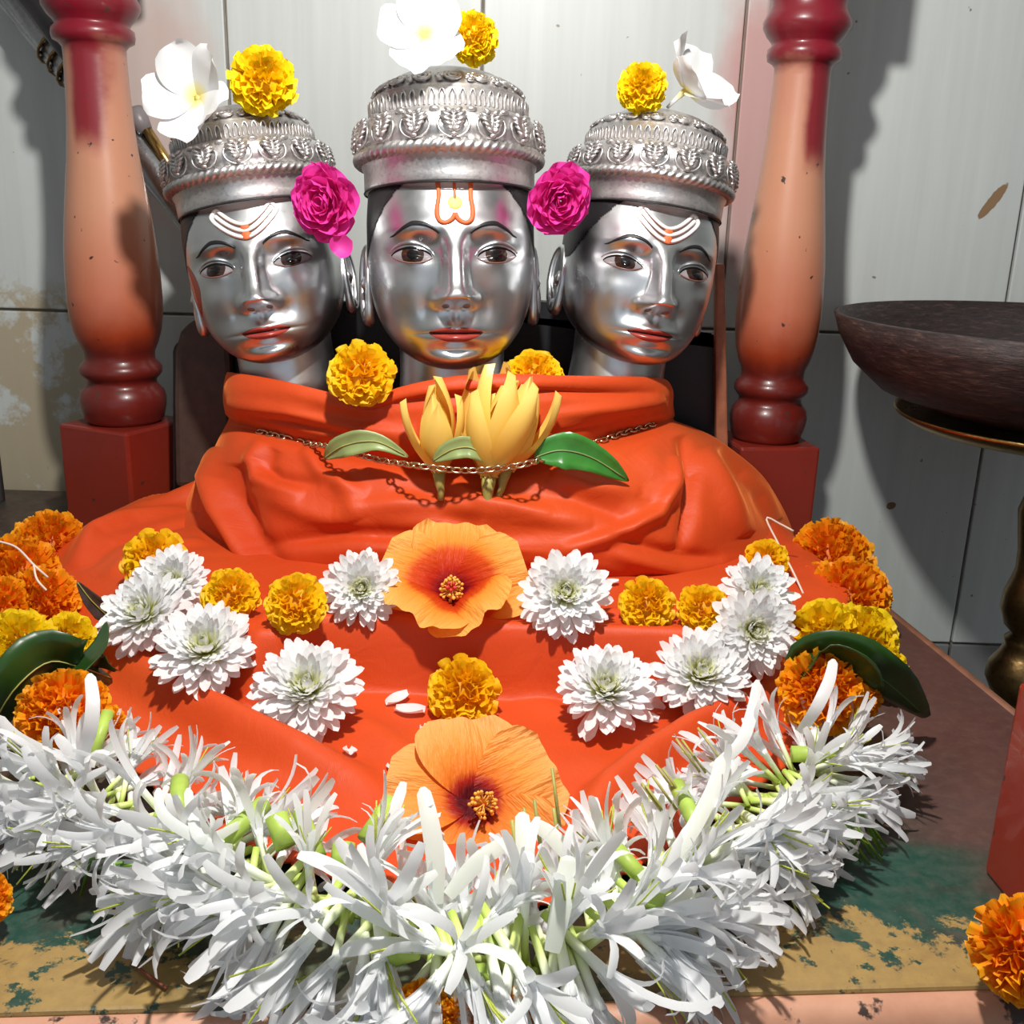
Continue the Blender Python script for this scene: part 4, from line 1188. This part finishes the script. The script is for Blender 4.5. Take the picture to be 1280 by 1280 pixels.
clist = [(216, 737, 46, 'white chrysanthemum touching the outermost yellow marigold', (.05, -.72, .7)),
         (184, 777, 56, 'white chrysanthemum beside the dry dark leaf', (-.2, -.62, .75)),
         (258, 822, 62, 'white chrysanthemum with greenish centre behind the diagonal fold of cloth', (.05, -.6, .8)),
         (385, 872, 66, 'large white chrysanthemum on the flat cloth near the loose petals', (.0, -.55, .83)),
         (452, 744, 48, 'white chrysanthemum half hidden by the deep orange hibiscus', (.1, -.85, .5)),
         (706, 751, 56, 'round white chrysanthemum beside the deep orange hibiscus', (0, -.8, .6)),
         (946, 748, 46, 'white chrysanthemum below the small marigold, behind its neighbour', (.1, -.75, .65)),
         (940, 796, 54, 'white chrysanthemum with yellow centre beside the dark garland leaf', (.05, -.9, .45)),
         (874, 853, 60, 'white chrysanthemum on the fold behind the lily garland', (.0, -.6, .8)),
         (756, 873, 60, 'white chrysanthemum lying flat on the cloth near the fallen petals', (.0, -.5, .86))]
for k, (px, py, pr, lab, ax) in enumerate(clist):
    p, n = hit(px, py + pr * .35)
    r = pr * pxm(p)
    c = at_y(px, py, p.y - .012)
    chrysanthemum(c + Vector((0, 0, .004)), ax, r, lab, k)

# hibiscus
p, n = hit(562, 770); s = pxm(p)
hibiscus(at_y(566, 745, p.y + .018), (0, -.70, .71), 96 * s, 'deep orange hibiscus with wine red throat on the cloth step', .0, M_HIB1, [.05, .22, .74, .74, .22], (.0, -.15, .95), .40, 201, cup=.42)
p, n = hit(592, 1022); s = pxm(p)
hibiscus(p + Vector((0, -.004, .012)), (.06, -.55, .83), 107 * s, 'light orange hibiscus with dark throat lying behind the lily garland', .10, M_HIB2, [.10, .02, -.02, -.02, .05], (.25, -.45, .85), .34, 301, stig=False, cup=.22)
# plumerias and roses on the heads
q = at_y(246, 122, .875); plumeria(q, (-.25, -.8, .35), 62 * pxm(q), 'white plumeria on the crown beside the steel pipe', .5, per=[.55, .35, .25, .30, .60])
q = at_y(530, 44, .845); plumeria(q, (.0, -.85, .35), 55 * pxm(q), 'white plumeria on top of the middle crown', .25, per=[.45, .3, .25, .2, .5])
q = at_y(858, 112, .905); plumeria(q, (.55, -.45, .55), 60 * pxm(q), 'white plumeria turned sideways on the crown beside the coconut bowl', .6, per=[.5, .6, .55, .4, .35])
q = at_y(407, 253, .835); rose(q, (-.12, -.95, .05), 38 * pxm(q), 'magenta rose between the middle head and the head beside the steel pipe', .3)
q = at_y(699, 250, .84); rose(q, (.12, -.95, .02), 35.5 * pxm(q), 'magenta rose between the middle head and the head beside the coconut bowl', 1.1)
q = at_y(436, 297, .825); 
m = link_mesh('rose_petal', ME_RP[1], None, axis_matrix(q, (.2, -.9, .2), 2.4, 26 * pxm(q))); tag(m, 'single magenta rose petal hanging below the rose', 'petal')

# ================================================================== CHAMPAK BLOOMS, CHAIN, LEAVES
def champ(px0, py0, px1, py1, Y, spin, op, label):
    a = at_y(px0, py0, Y); b = at_y(px1, py1, Y + .010)
    champak(a, (b - a), (b - a).length, label, spin, op)
champ(549, 592, 543, 478, .783, .3, .24, 'half open yellow champak bloom beside the pale green leaf')
champ(611, 598, 622, 462, .779, 1.0, .28, 'tallest yellow champak bloom in the middle of the silver chain')
champ(632, 588, 662, 478, .784, .2, .24, 'yellow champak bloom leaning towards the glossy green leaf')
def leaf_strip(name, mid, widths, mat, parent=None, side=None, fold_=.25, wave=0.0, n=18, rib=None):
    P = catmull(mid, n); m = MB(); nw = 7
    W = np.interp(np.linspace(0, 1, n), np.linspace(0, 1, len(widths)), widths)
    for k in range(n):
        t = (P[min(k + 1, n - 1)] - P[max(k - 1, 0)]).normalized()
        vd = CAM - P[k]; sd_ = t.cross(vd).normalized() if side is None else (Vector(side) - t * t.dot(Vector(side))).normalized()
        nn = sd_.cross(t).normalized()
        if nn.dot(vd) < 0: nn = -nn
        for i in range(nw):
            s = i / (nw - 1) * 2 - 1
            m.v.append(tuple(P[k] + sd_ * (s * W[k]) + nn * (fold_ * W[k] * s * s + wave * math.sin(k * 1.1 + s) * W[k] * abs(s))))
    for k in range(n - 1):
        for i in range(nw - 1):
            m.f.append((k * nw + i, k * nw + i + 1, (k + 1) * nw + i + 1, (k + 1) * nw + i))
    o = m.build(name, mat, parent)
    md = o.modifiers.new('thick', 'SOLIDIFY'); md.thickness = .0006
    if rib:
        MB().tube([p + (CAM - p).normalized() * .0007 for p in P[:-1]], .0005, 5).build('midrib', rib, o)
    return o
k1 = .0006
o = leaf_strip('champak_leaf', [at_y(405, 573, .80), at_y(430, 557, .79), at_y(470, 552, .788), at_y(510, 571, .787)], [.0008, .0085, .0095, .0055, .0008], MAT['leaf_pale'], wave=.12, rib=MAT['stem'])
tag(o, 'pale green leaf lying on the silver chain beside the half open bloom', 'leaf')
o = leaf_strip('champak_leaf', [at_y(541, 576, .769), at_y(565, 562, .767), at_y(590, 560, .767), at_y(613, 578, .769)], [.0008, .0070, .0085, .0075, .0008], MAT['leaf_pale'], wave=.12, rib=MAT['stem'])
tag(o, 'small pale green leaf folded between the champak blooms', 'leaf')
o = leaf_strip('champak_leaf', [at_y(668, 572, .782), at_y(700, 563, .782), at_y(740, 572, .785), at_y(786, 601, .795)], [.0010, .0110, .0150, .0125, .0085, .0006], MAT['leaf_mid'], wave=.10, rib=MAT['leaf_pale'])
tag(o, 'glossy green leaf with wavy edge at the end of the champak blooms', 'leaf')
# chain
cp = [(322,535),(350,541),(385,550),(420,560),(470,574),(520,582),(575,588),(620,586),(665,578),(700,567),(740,553),(780,542),(815,532)]
cw = []
for px, py in cp:
    p, n = hit(px, py)
    q = p + n * .0035
    if 505 < px < 690: q = at_y(px, py, .766)
    elif 400 < px < 505: q = at_y(px, py, min(p.y - .004, .800))
    cw.append(q)
CL = catmull(cw, 400)
chain = thing('neck_chain', 'thin silver link chain lying across the orange shawl', 'chain', CL[200])
ME_LINK = MB().tube([(0.0026 * math.cos(a), .0042 * math.sin(a), 0) for a in np.linspace(0, 2 * PI, 14, endpoint=False)], .0009, 5, closed=True).mesh('link', MAT['chain'])
acc = 0; last = CL[0]; cnt = 0
for k in range(1, 400):
    acc += (CL[k] - CL[k - 1]).length
    if acc >= .0058:
        acc = 0; t = (CL[min(k + 1, 399)] - CL[k - 1]).normalized()
        vd = CAMDIR(CL[k]); z = (vd - t * vd.dot(t)).normalized(); x = t.cross(z)
        R = Matrix((x, t, z)).transposed().to_4x4() @ Matrix.Rotation(.75 if cnt % 2 else -.75, 4, 'Y')
        R.translation = CL[k] - CL[200]
        link_mesh('link', ME_LINK, chain, R); cnt += 1

# ================================================================== GARLAND
def lily_mats():
    t = NT('lily_tube'); P = t.coord(); x, y, z = t.sep(P)
    c = t.ramp(t.maprange(z, -.75, .22), [(0.0, srgb(176, 200, 84)), (0.3, srgb(212, 226, 140)), (0.65, srgb(240, 245, 226)), (1.0, srgb(244, 246, 246))])
    t.set(color=c, rough=.4, spec=.3); return t.m
M_LTUBE = lily_mats()
M_LILY = petal_mat('lily_white', srgb(244, 246, 248), srgb(244, 246, 248), srgb(226, 232, 238), stops=[(0, srgb(236, 242, 226)), (.25, srgb(246, 247, 249))], var=.25, rough=.4, transl=.42)
M_FIL = simple('filament_green', srgb(178, 188, 70), .5, var=.3)
ME_TUBE = MB().lathe([(.050, -.75), (.056, -.45), (.060, -.1), (.070, .08), (.085, .2)], 9).mesh('floret', M_LTUBE)
def lily_petals(seed, spread, curl):
    r = random.Random(seed); m = MB()
    n = r.choice((5, 6, 6, 7))
    for q in range(n):
        az = 2 * PI * q / n + r.uniform(-.3, .3); d = Vector((math.cos(az), math.sin(az), 0)); sd_ = Vector((-math.sin(az), math.cos(az), 0))
        L = r.uniform(.85, 1.35); a0 = spread * r.uniform(.5, 1.3); cu = curl * r.uniform(.2, 2.2); w = r.uniform(.058, .090)
        p = d * .05 + Vector((0, 0, .08)); b = len(m.v); nl = 9; a = a0 * .3; tw = r.uniform(-.5, .5)
        for j in range(nl):
            t = j / (nl - 1); wd = w * (.72 + .28 * math.sin(PI * min(1, .1 + t * .8))) * (1 if j < nl - 1 else .68)
            dirv = Vector((0, 0, math.cos(a))) + d * math.sin(a); nn = d * math.cos(a) - Vector((0, 0, math.sin(a)))
            s2 = sd_ * math.cos(tw * t) + nn * math.sin(tw * t)
            for i, s in enumerate((-1, 0, 1)):
                m.v.append(tuple(p + s2 * (wd * s) + nn * (-.25 * wd * (1 - abs(s)))))
            p = p + dirv * (L / (nl - 1)); a += (a0 * .7 + cu * t * 2) / (nl - 1)
        for j in range(nl - 1):
            for i in range(2): m.f.append((b + j * 3 + i, b + j * 3 + i + 1, b + (j + 1) * 3 + i + 1, b + (j + 1) * 3 + i))
    return m.mesh('petals', M_LILY)
ME_LP = [lily_petals(400 + k, .35 + .10 * (k % 4), .5 + .45 * (k % 3)) for k in range(12)]
def lily_stamens(seed):
    r = random.Random(seed); m = MB()
    for q in range(4):
        az = r.uniform(0, 6.28); sp = r.uniform(.15, .5); L = r.uniform(.75, 1.05); d = Vector((math.cos(az), math.sin(az), 0))
        m.tube([Vector((0, 0, .1)), d * (sp * L * .35) + Vector((0, 0, .1 + L * .5)), d * (sp * L) + Vector((0, 0, .1 + L))], [.016, .014, .012], 4)
    return m.mesh('stamens', M_FIL)
ME_LS = [lily_stamens(500 + k) for k in range(4)]
gpath = [(20, 978, .024), (90, 992, .025), (165, 1012, .026), (245, 1048, .027), (330, 1096, .028), (420, 1142, .028), (510, 1182, .028), (600, 1202, .028), (695, 1192, .028), (772, 1148, .028), (842, 1092, .028), (900, 1040, .028), (950, 998, .027), (1000, 968, .026), (1045, 950, .025)]
GP = catmull([at_z(*p) for p in gpath], 200)
garland = thing('flower_garland', 'long garland of white spider lilies, orange and yellow marigolds and dark leaves', 'garland', (GP[100].x, GP[100].y, 0))
GI = Matrix.Translation(-Vector((GP[100].x, GP[100].y, 0)))
gr = random.Random(99)
front_y = lambda x: FR.y + (x - FR.x) * FD.y / FD.x
def floret(base, d, sc, k):
    Mx = axis_matrix(base, d, gr.uniform(0, 6.28), sc)
    f = link_mesh('floret', ME_TUBE, garland, GI @ Mx)
    link_mesh('petals', ME_LP[k % 12], f)
    if k % 3 == 0: link_mesh('stamens', ME_LS[k % 4], f)
NST = 42; kk = 0
for i in range(NST):
    u = (i + .5) / NST; idx = u * 199; a = int(idx)
    c = GP[a].lerp(GP[min(a + 1, 199)], idx - a)
    t = (GP[min(a + 3, 199)] - GP[max(a - 3, 0)]); t.z = 0; t.normalize()
    lat = Vector((t.y, -t.x, 0))       # towards the front of the table
    if lat.y > 0: lat = -lat
    CLS = gr.uniform(-1.1, 1.1)
    for (ph, along, pr) in ((-.20, .5, 1), (.0, -.5, 1), (.25, .55, 1), (.55, .3, .8), (1.0, -.5, .4), (1.8, .4, .4), (2.5, .4, .7), (2.85, -.4, 1), (3.15, .3, .6)):
        ph += gr.uniform(-.28, .28)
        if gr.random() > pr: continue
        al = CLS + along * gr.uniform(.0, 1.2)
        d = (lat * math.cos(ph) + Vector((0, 0, 1)) * math.sin(ph) + t * al).normalized()
        sc = gr.uniform(.033, .043) * (.70 + .30 * math.sin(PI * u) ** .6) * (.85 if ph > 1.2 else 1)
        b = c + d * .021 + t * gr.uniform(-.006, .006) + Vector((0, 0, gr.uniform(-.006, .004)))
        tip = b + d * sc * 1.25
        over = tip.y < front_y(tip.x) - .005
        if not over and tip.z < .006:
            d.z += (.006 - tip.z) / (sc * 1.25); d.normalize()
        elif over and ph < .5:
            d = (d + Vector((0, -.1, -.75))).normalized()
        floret(b, d, sc, kk); kk += 1
# long loose straps standing out of the garland, seen singly
def single_strap(pts, w, nm='lily_petal'):
    P = catmull(pts, 14); m = MB()
    for k in range(14):
        tt = k / 13; t = (P[min(k + 1, 13)] - P[max(k - 1, 0)]).normalized(); s = t.cross(CAMDIR(P[k])).normalized(); nn = s.cross(t)
        wd = w * (.55 + .45 * math.sin(PI * min(1, .1 + .8 * tt))) * (1 if k < 13 else .4)
        for i in (-1, 0, 1): m.v.append(tuple(P[k] + s * wd * i + nn * (.3 * wd * (1 - abs(i)))))
    for k in range(13):
        for i in range(2): m.f.append((k * 3 + i, k * 3 + i + 1, (k + 1) * 3 + i + 1, (k + 1) * 3 + i))
    m.xf(GI)
    return m.build(nm, M_LILY, garland)
def zz(l): return [at_z(px, py, z) for px, py, z in l]
single_strap(zz([(1000, 915, .060), (1020, 886, .080), (1036, 852, .092), (1042, 824, .098)]), .0034)
single_strap(zz([(98, 955, .055), (112, 915, .076), (116, 877, .090), (112, 842, .098)]), .0036)
single_strap(zz([(120, 955, .05), (60, 940, .052), (20, 920, .055), (-2, 895, .06)]), .003)
single_strap(zz([(545, 1130, .05), (545, 1080, .065), (538, 1030, .078), (528, 984, .088)]), .0042)
single_strap(zz([(560, 1120, .055), (600, 1075, .066), (640, 1050, .070)]), .0038)
single_strap(zz([(655, 1120, .055), (658, 1080, .066), (655, 1045, .074), (652, 1015, .080)]), .0040)
single_strap(zz([(735, 1120, .05), (720, 1080, .062), (690, 1045, .070), (668, 1030, .072)]), .0038)
single_strap(zz([(690, 1190, .05), (700, 1140, .064), (708, 1095, .074), (712, 1070, .080)]), .0045)
single_strap(zz([(800, 1100, .05), (850, 1060, .062), (890, 990, .074), (902, 945, .082)]), .0036)
single_strap(zz([(890, 960, .05), (925, 930, .060), (940, 890, .070), (947, 850, .080)]), .0034)
single_strap(zz([(300, 1030, .05), (255, 1050, .062), (240, 1020, .066), (235, 985, .07)]), .0026)
single_strap(zz([(290, 1060, .05), (260, 1055, .06), (205, 1020, .066), (198, 985, .074)]), .0026)
single_strap(zz([(170, 1130, .016), (178, 1155, .012), (172, 1180, .004), (165, 1184, .003)]), .0030)
single_strap(zz([(190, 1130, .016), (192, 1160, .012), (200, 1190, .004)]), .0026)
single_strap(zz([(300, 1150, .018), (300, 1180, .012), (305, 1208, .004), (325, 1208, .004)]), .0032)
single_strap(zz([(440, 1200, .018), (448, 1225, .012), (430, 1250, .006), (402, 1262, .003)]), .0040)
# cut green stem ends showing among the lilies
M_CUT = simple('cut_stem', srgb(166, 192, 84), .45, var=.2, nscale=80)
for (p0, p1, r) in (((135, 890, .06), (115, 945, .045), .0045), ((225, 975, .05), (222, 1020, .045), .006), ((330, 1005, .05), (270, 1060, .045), .006), ((345, 1020, .055), (358, 1058, .045), .007), ((375, 1015, .055), (398, 1072, .045), .005), ((490, 1000, .055), (455, 1050, .045), .005), ((430, 1055, .052), (428, 1085, .045), .007),
                    ((845, 980, .055), (885, 1060, .045), .0055), ((1055, 944, .04), (990, 942, .04), .006), ((770, 1060, .05), (800, 1095, .045), .005), ((830, 1130, .045), (780, 1118, .045), .0055), ((520, 1185, .04), (490, 1195, .035), .006), ((600, 1230, .03), (602, 1215, .03), .006)):
    m = MB().tube([at_z(*p0), at_z(*p1)], r * .8, 9).xf(GI); m.build('stem', M_CUT, garland)
gs = MB()
for k in range(16):
    p0 = at_z(gr.uniform(1010, 1050), gr.uniform(985, 1050), .025); p2 = at_z(gr.uniform(1040, 1112), gr.uniform(1010, 1085), .006)
    gs.tube([p0, p0.lerp(p2, .5) + Vector((0, 0, .012)), p2], .0009, 4)
for k in range(14):
    x = gr.uniform(60, 300); p0 = at_z(x + 30, 1060 + (x - 60) * .28, .03); p2 = at_z(x, 1085 + (x - 60) * .34 + gr.uniform(0, 25), .004)
    gs.tube([p0, p0.lerp(p2, .5) + Vector((0, 0, .010)), p2], .0009, 4)
gs.xf(GI).build('green_filaments', simple('filament_dark', srgb(96, 138, 36), .45, var=.3), garland)['kind'] = 'stuff'
for k in range(10):   # yellow-brown stamen tips behind the lilies
    px = gr.uniform(770, 900); py = 985 - (px - 770) * .75 + gr.uniform(-10, 25)
    MB().tube([at_z(px + 30, py + 42, .05), at_z(px, py, .066)], .0008, 4).xf(GI).build('stamen', MAT['stem'], garland)
for px, py in ((668, 1000), (690, 960), (692, 1010), (655, 1010), (640, 1025)):
    MB().tube([at_z(px + 10, py + 75, .05), at_z(px, py, .075)], .0009, 4).xf(GI).build('stamen', MAT['stem'], garland)
# marigolds of the garland
def gmar(px, py, z, pr, me, axis, lab=None):
    p = at_z(px, py, z); r = pr * pxm(p)
    o = link_mesh('marigold_bloom', me, garland, GI @ axis_matrix(p, axis, gr.uniform(0, 6), r))
    return o
gmar(1040, 698, .042, 52, ME_MO[0], (.15, -.6, .8)); gmar(1062, 746, .040, 52, ME_MO[1], (.25, -.5, .8)); gmar(1022, 738, .036, 36, ME_MO[2], (-.2, -.7, .6))
gmar(1030, 795, .040, 48, ME_ML[0], (-.1, -.7, .7)); gmar(1078, 800, .038, 48, ME_ML[1], (.3, -.6, .7)); gmar(1108, 836, .026, 30, ME_ML[0], (.6, -.5, .5))
gmar(1028, 866, .050, 55, ME_MO[2], (-.1, -.85, .5)); gmar(1066, 872, .036, 36, ME_MO[0], (.4, -.7, .5))
gmar(62, 682, .040, 46, ME_MO[1], (.1, -.6, .8)); gmar(18, 722, .044, 56, ME_MO[0], (-.1, -.6, .8)); gmar(52, 752, .036, 46, ME_MO[2], (.1, -.6, .8)); gmar(-5, 762, .04, 46, ME_MO[1], (0, -.6, .8))
gmar(22, 808, .040, 48, ME_ML[1], (0, -.7, .7)); gmar(86, 800, .034, 36, ME_ML[0], (.2, -.7, .7)); gmar(-20, 830, .036, 40, ME_ML[0], (0, -.7, .7))
gmar(80, 894, .050, 58, ME_MO[0], (.05, -.85, .5)); gmar(128, 912, .036, 32, ME_MO[2], (.2, -.8, .4))
pb = at_z(640, 1262, .0); 
for px, py in ((528, 1262), (648, 1264), (588, 1275)):
    p = at_y(px, py, front_y(0) - .028); link_mesh('marigold_bloom', ME_MO[1], garland, GI @ axis_matrix(p, (0, -.9, .2), px, 36 * pxm(p)))
# leaves of the garland
def gleaf(mid, widths, **kw):
    o = leaf_strip('leaf', [GI @ at_z(*p) for p in mid], widths, MAT['leaf_dark'], garland, **kw); return o
def gleaf2(mid, widths, side, **kw):
    P = [at_z(*p) for p in mid]
    o = leaf_strip('leaf', P, widths, MAT['leaf_dark'], None, side=side, **kw)
    o.parent = garland; o.matrix_local = GI; return o
gleaf2([(978, 850, .045), (1010, 822, .066), (1055, 822, .070), (1105, 850, .056), (1158, 896, .018)], [.004, .014, .019, .020, .016, .003], (.3, -.5, .8), fold_=-.25, rib=MAT['leaf_mid'])
gleaf2([(1000, 850, .06), (1030, 815, .078), (1075, 830, .075), (1100, 860, .06)], [.003, .012, .014, .003], (.3, -.6, .6), fold_=.2)
gleaf2([(140, 848, .035), (100, 834, .060), (60, 828, .068), (18, 862, .058), (-12, 912, .030)], [.003, .014, .021, .022, .018, .006], (-.25, -.5, .8), fold_=-.2, rib=MAT['stem'])
gleaf2([(85, 850, .06), (112, 822, .066), (126, 800, .07), (132, 778, .074)], [.010, .011, .006, .0008], (.8, -.3, .3), fold_=.1)
gleaf2([(95, 852, .05), (120, 828, .054), (146, 838, .046)], [.004, .011, .003], (.2, -.6, .6), fold_=.1)
# threads
def thread(pts):
    m = MB().tube(catmull([at_z(*p) for p in pts], 20), .0009, 5).xf(GI); m.build('thread', MAT['thread'], garland)
thread([(-5, 676, .085), (20, 684, .082), (42, 706, .076), (60, 722, .066)]); thread([(42, 706, .076), (46, 724, .07), (58, 738, .062)])
thread([(992, 664, .085), (975, 655, .09), (958, 648, .095), (972, 678, .078), (990, 712, .066), (1004, 742, .055)])

# ================================================================== LOOSE PETALS AND BITS
M_LOOSE = petal_mat('loose_petal', srgb(246, 244, 246), srgb(246, 244, 248), srgb(230, 226, 234), stops=[(0, srgb(240, 236, 230)), (1, srgb(248, 247, 249))], var=.3)
ME_LOOSE = broad(lambda t: .05 + .26 * math.sin(PI * min(1, .06 + t * .86)), 1.0, lambda s, t: .16 * s * s + .12 * t * t, 9, 5).mesh('fallen_petal', M_LOOSE)
for px, py, L, a, lab in ((497, 880, 34, 2.3, 'upper of two loose white petals lying beside the lone yellow marigold'), (512, 895, 40, 1.25, 'lower of two loose white petals lying beside the lone yellow marigold'),
                          (534, 921, 28, 3.7, 'loose white petal between the lone marigold and the light orange hibiscus'), (436, 946, 30, .2, 'loose white petal standing at the edge of the lily garland'),
                          (488, 964, 18, .3, 'smallest loose petal, pinkish white, beside the light orange hibiscus'), (800, 902, 40, 1.35, 'loose white petal under the edge of the chrysanthemum by the fold'),
                          (808, 880, 44, 1.2, 'long loose white petal between two chrysanthemums on the flat cloth'), (760, 903, 30, 1.6, 'loose white petal in front of the flat chrysanthemum'), (762, 733, 22, 1.5, 'tiny white petal beside the round chrysanthemum on the step')):
    p, n = hit(px, py)
    Mx = axis_matrix(p + n * .0022, n, 0, L * pxm(p)) @ Matrix.Rotation(a + PI, 4, 'Z') @ Matrix.Translation((0, -.5, 0))
    tag(link_mesh('fallen_petal', ME_LOOSE, None, Mx), lab, 'petal', 'loose white petals on the cloth')
p0, n0 = hit(140, 776)
o = leaf_strip('dry_leaf', [at_y(97, 728, p0.y - .02), at_y(112, 748, p0.y - .018), at_y(128, 764, p0.y - .014), at_y(146, 780, p0.y - .008)], [.0006, .0052, .0070, .0010], simple('dry_leaf', srgb(70, 54, 50), .4, var=.4, nscale=120), fold_=.5, rib=MAT['stem'])
tag(o, 'dry dark curled leaf sticking up beside a white chrysanthemum', 'leaf')
tw = MB().tube([at_z(165, 1203, .0015), at_z(178, 1214, .002), at_z(208, 1236, .0015)], .0008, 5).build('twig', simple('twig_red', srgb(128, 66, 44), .6))
tag(tw, 'thin reddish twig lying on the worn table edge', 'twig')
p = at_z(1280, 1188, .030); marigold(p, (-.55, -.6, .55), 66 * pxm(p), 'large spiky orange marigold on the table corner by the red post', ME_MS)
p = at_z(-27, 1128, .020); marigold(p, (.3, -.6, .6), 40 * pxm(p), 'orange marigold on the bare table, cut by the picture edge', ME_MO[2])

# ================================================================== BACKREST, PIPES, BOWL AND STAND
def slab(name, pxs, Y, th, mat, parent, label=None, bevel=.004):
    P = [at_y(x, y, Y) for x, y in pxs]; n = len(P); m = MB()
    for dy in (0, th):
        for p in P: m.v.append((p.x, p.y + dy, max(p.z, .0005)))
    m.f.append(tuple(range(n))); m.f.append(tuple(range(n, 2 * n))[::-1])
    for i in range(n):
        j = (i + 1) % n; m.f.append((j, i, n + i, n + j))
    o = m.build(name, mat, parent, smooth=False, bevel=bevel)
    if label: o['label'] = label
    return o
back = thing('backrest', 'dark arched wooden backrest standing behind the silver heads', 'backrest', (0, 1.02, 0))
BI = Matrix.Translation((0, -1.02, 0))
arch = [(218, 690), (216, 440)] + [(216 + 340 * (1 - math.cos(a)), 372 + 68 * (1 - math.sin(a))) for a in np.linspace(.1, PI - .1, 24)] + [(893, 425), (893, 690)]
b_ = slab('board', arch, 1.000, .014, MAT['black_board'], None); b_.parent = back; b_.matrix_local = BI
pad = [(218, 610), (216, 500), (217, 440), (224, 415), (238, 401), (255, 398), (275, 404), (287, 425), (290, 480), (290, 610)]
b_ = slab('side_pad', pad, .984, .014, MAT['brown_pad'], None, 'brown padded side', .006); b_.parent = back; b_.matrix_local = BI
up_ = [(896, 690), (894, 330), (906, 330), (913, 690)]
b_ = slab('upright', up_, .985, .012, simple('upright_wood', srgb(150, 92, 66), .5, var=.25), None, 'narrow bare wooden upright', .002); b_.parent = back; b_.matrix_local = BI

pole = thing('steel_rod', 'grey upright metal rod with a ring joint beside the peach post', 'rod', (at_y(3, 660, 1.12).x, 1.12, 0))
MB().tube([(0, 0, 0.001), (0, 0, 1.2)], .0068, 14).build('shaft', MAT['grey_paint'], pole)
zr = at_y(3, 460, 1.12).z
MB().lathe([(.0068, zr - .010), (.0095, zr - .008), (.0108, zr), (.0095, zr + .008), (.0068, zr + .010)], 20).build('ring_joint', MAT['grey_paint'], pole)
a = at_y(38, 20, 1.150); b = at_y(300, 345, 1.100)
d = (b - a).normalized(); top_ = a - d * .25
bot = a + d * ((a.z - .012) / -d.z)
staff = thing('steel_staff', 'shiny steel tube with brass rod leaning behind the peach post', 'staff', bot)
SI = Matrix.Translation(-bot)
MB().tube([top_, bot], .0185, 20).xf(SI).build('tube', MAT['steel'], staff)
off = Vector((.016, -.004, .012)) 
MB().tube([at_y(176, 150, 1.118) , at_y(230, 235, 1.105)], .0052, 12).xf(SI).build('brass_rod', MAT['brass'], staff)
MB().tube([at_y(168, 135, 1.119), at_y(174, 150, 1.118), at_y(182, 164, 1.116)], [.008, .010, .0075], 14).xf(SI).build('rod_cap', MAT['grey_paint'], staff)
MB().tube([at_y(20, -20, 1.125), at_y(120, 110, 1.112)], .010, 14).xf(SI).build('side_tube', simple('dark_tube', srgb(70, 66, 70), .35), staff)
wx, wy = orth(d)
wr = [a + d * (.030 + .0012 * k) + (wx * math.cos(k * .5) + wy * math.sin(k * .5)) * .0205 for k in range(52)]
MB().tube(wr, .0016, 6).xf(SI).build('binding_wire', MAT['brass_dark'], staff)

BY = .965
bl = at_y(1055, 396, BY); c_x = .528; RB = c_x - bl.x; zb0 = at_y(1200, 519, BY).z; zrim = bl.z
def coco_mat():
    t = NT('coconut_shell'); P = t.coord()
    fl = t.noise(t.mapping(P, (1, 1, 6)), 60, 6, .75, .5)
    col = t.ramp(fl, [(0.35, srgb(30, 24, 24)), (0.55, srgb(56, 42, 40)), (0.68, srgb(96, 74, 66))])
    t.set(color=col, rough=.5); t.bump(fl, .7, .002); return t.m
hB = zrim - zb0
bprof = [(.10, 0), (.13, .004), (RB * .78, hB * .22), (RB * .90, hB * .48), (RB * .97, hB * .78), (RB, hB), (RB - .004, hB + .001), (RB - .010, hB * .80), (RB * .85, hB * .45), (RB * .70, hB * .2), (.10, .010), (.0005, .008)]
bowl = MB().lathe(bprof, 96).build('coconut_bowl', coco_mat()); bowl.location = (c_x, BY, zb0)
tag(bowl, 'large black carved coconut shell bowl standing on a brass plate', 'bowl')
RP = c_x - at_y(1130, 518, BY).x; zp = zb0 - .0075
stand = thing('brass_stand', 'aged brass lamp stand with a round plate and beaded column', 'stand', (c_x, BY, -.72))
MB().lathe([(.0005, -.014), (RP * .55, -.014), (RP * .9, -.008), (RP, .002), (RP + .001, .006), (RP - .004, .0045), (RP * .85, .0), (RP * .5, -.002), (.0005, -.002)], 80).build('plate', MAT['brass'], stand).location = (0, 0, zp + .72 + .002)
def rz_at(px, py): q = at_y(px, py, BY); return (max(.006, c_x - q.x), q.z + .72)
colp = [(.010, zp + .72 - .010)] + [rz_at(*q) for q in ((1276, 640), (1275, 690), (1272, 712), (1268, 722), (1258, 742), (1253, 762), (1257, 782), (1266, 792), (1257, 799), (1258, 806), (1250, 818), (1238, 832), (1234, 848), (1240, 866), (1252, 878), (1243, 886), (1240, 896), (1255, 905))]
zl = colp[-1][1]
colp += [(.02, zl - .04), (.018, .25), (.03, .2), (.02, .16), (.05, .08), (.09, .03), (.11, .0)]
MB().lathe(colp, 40).build('column', MAT['brass_dark'], stand)
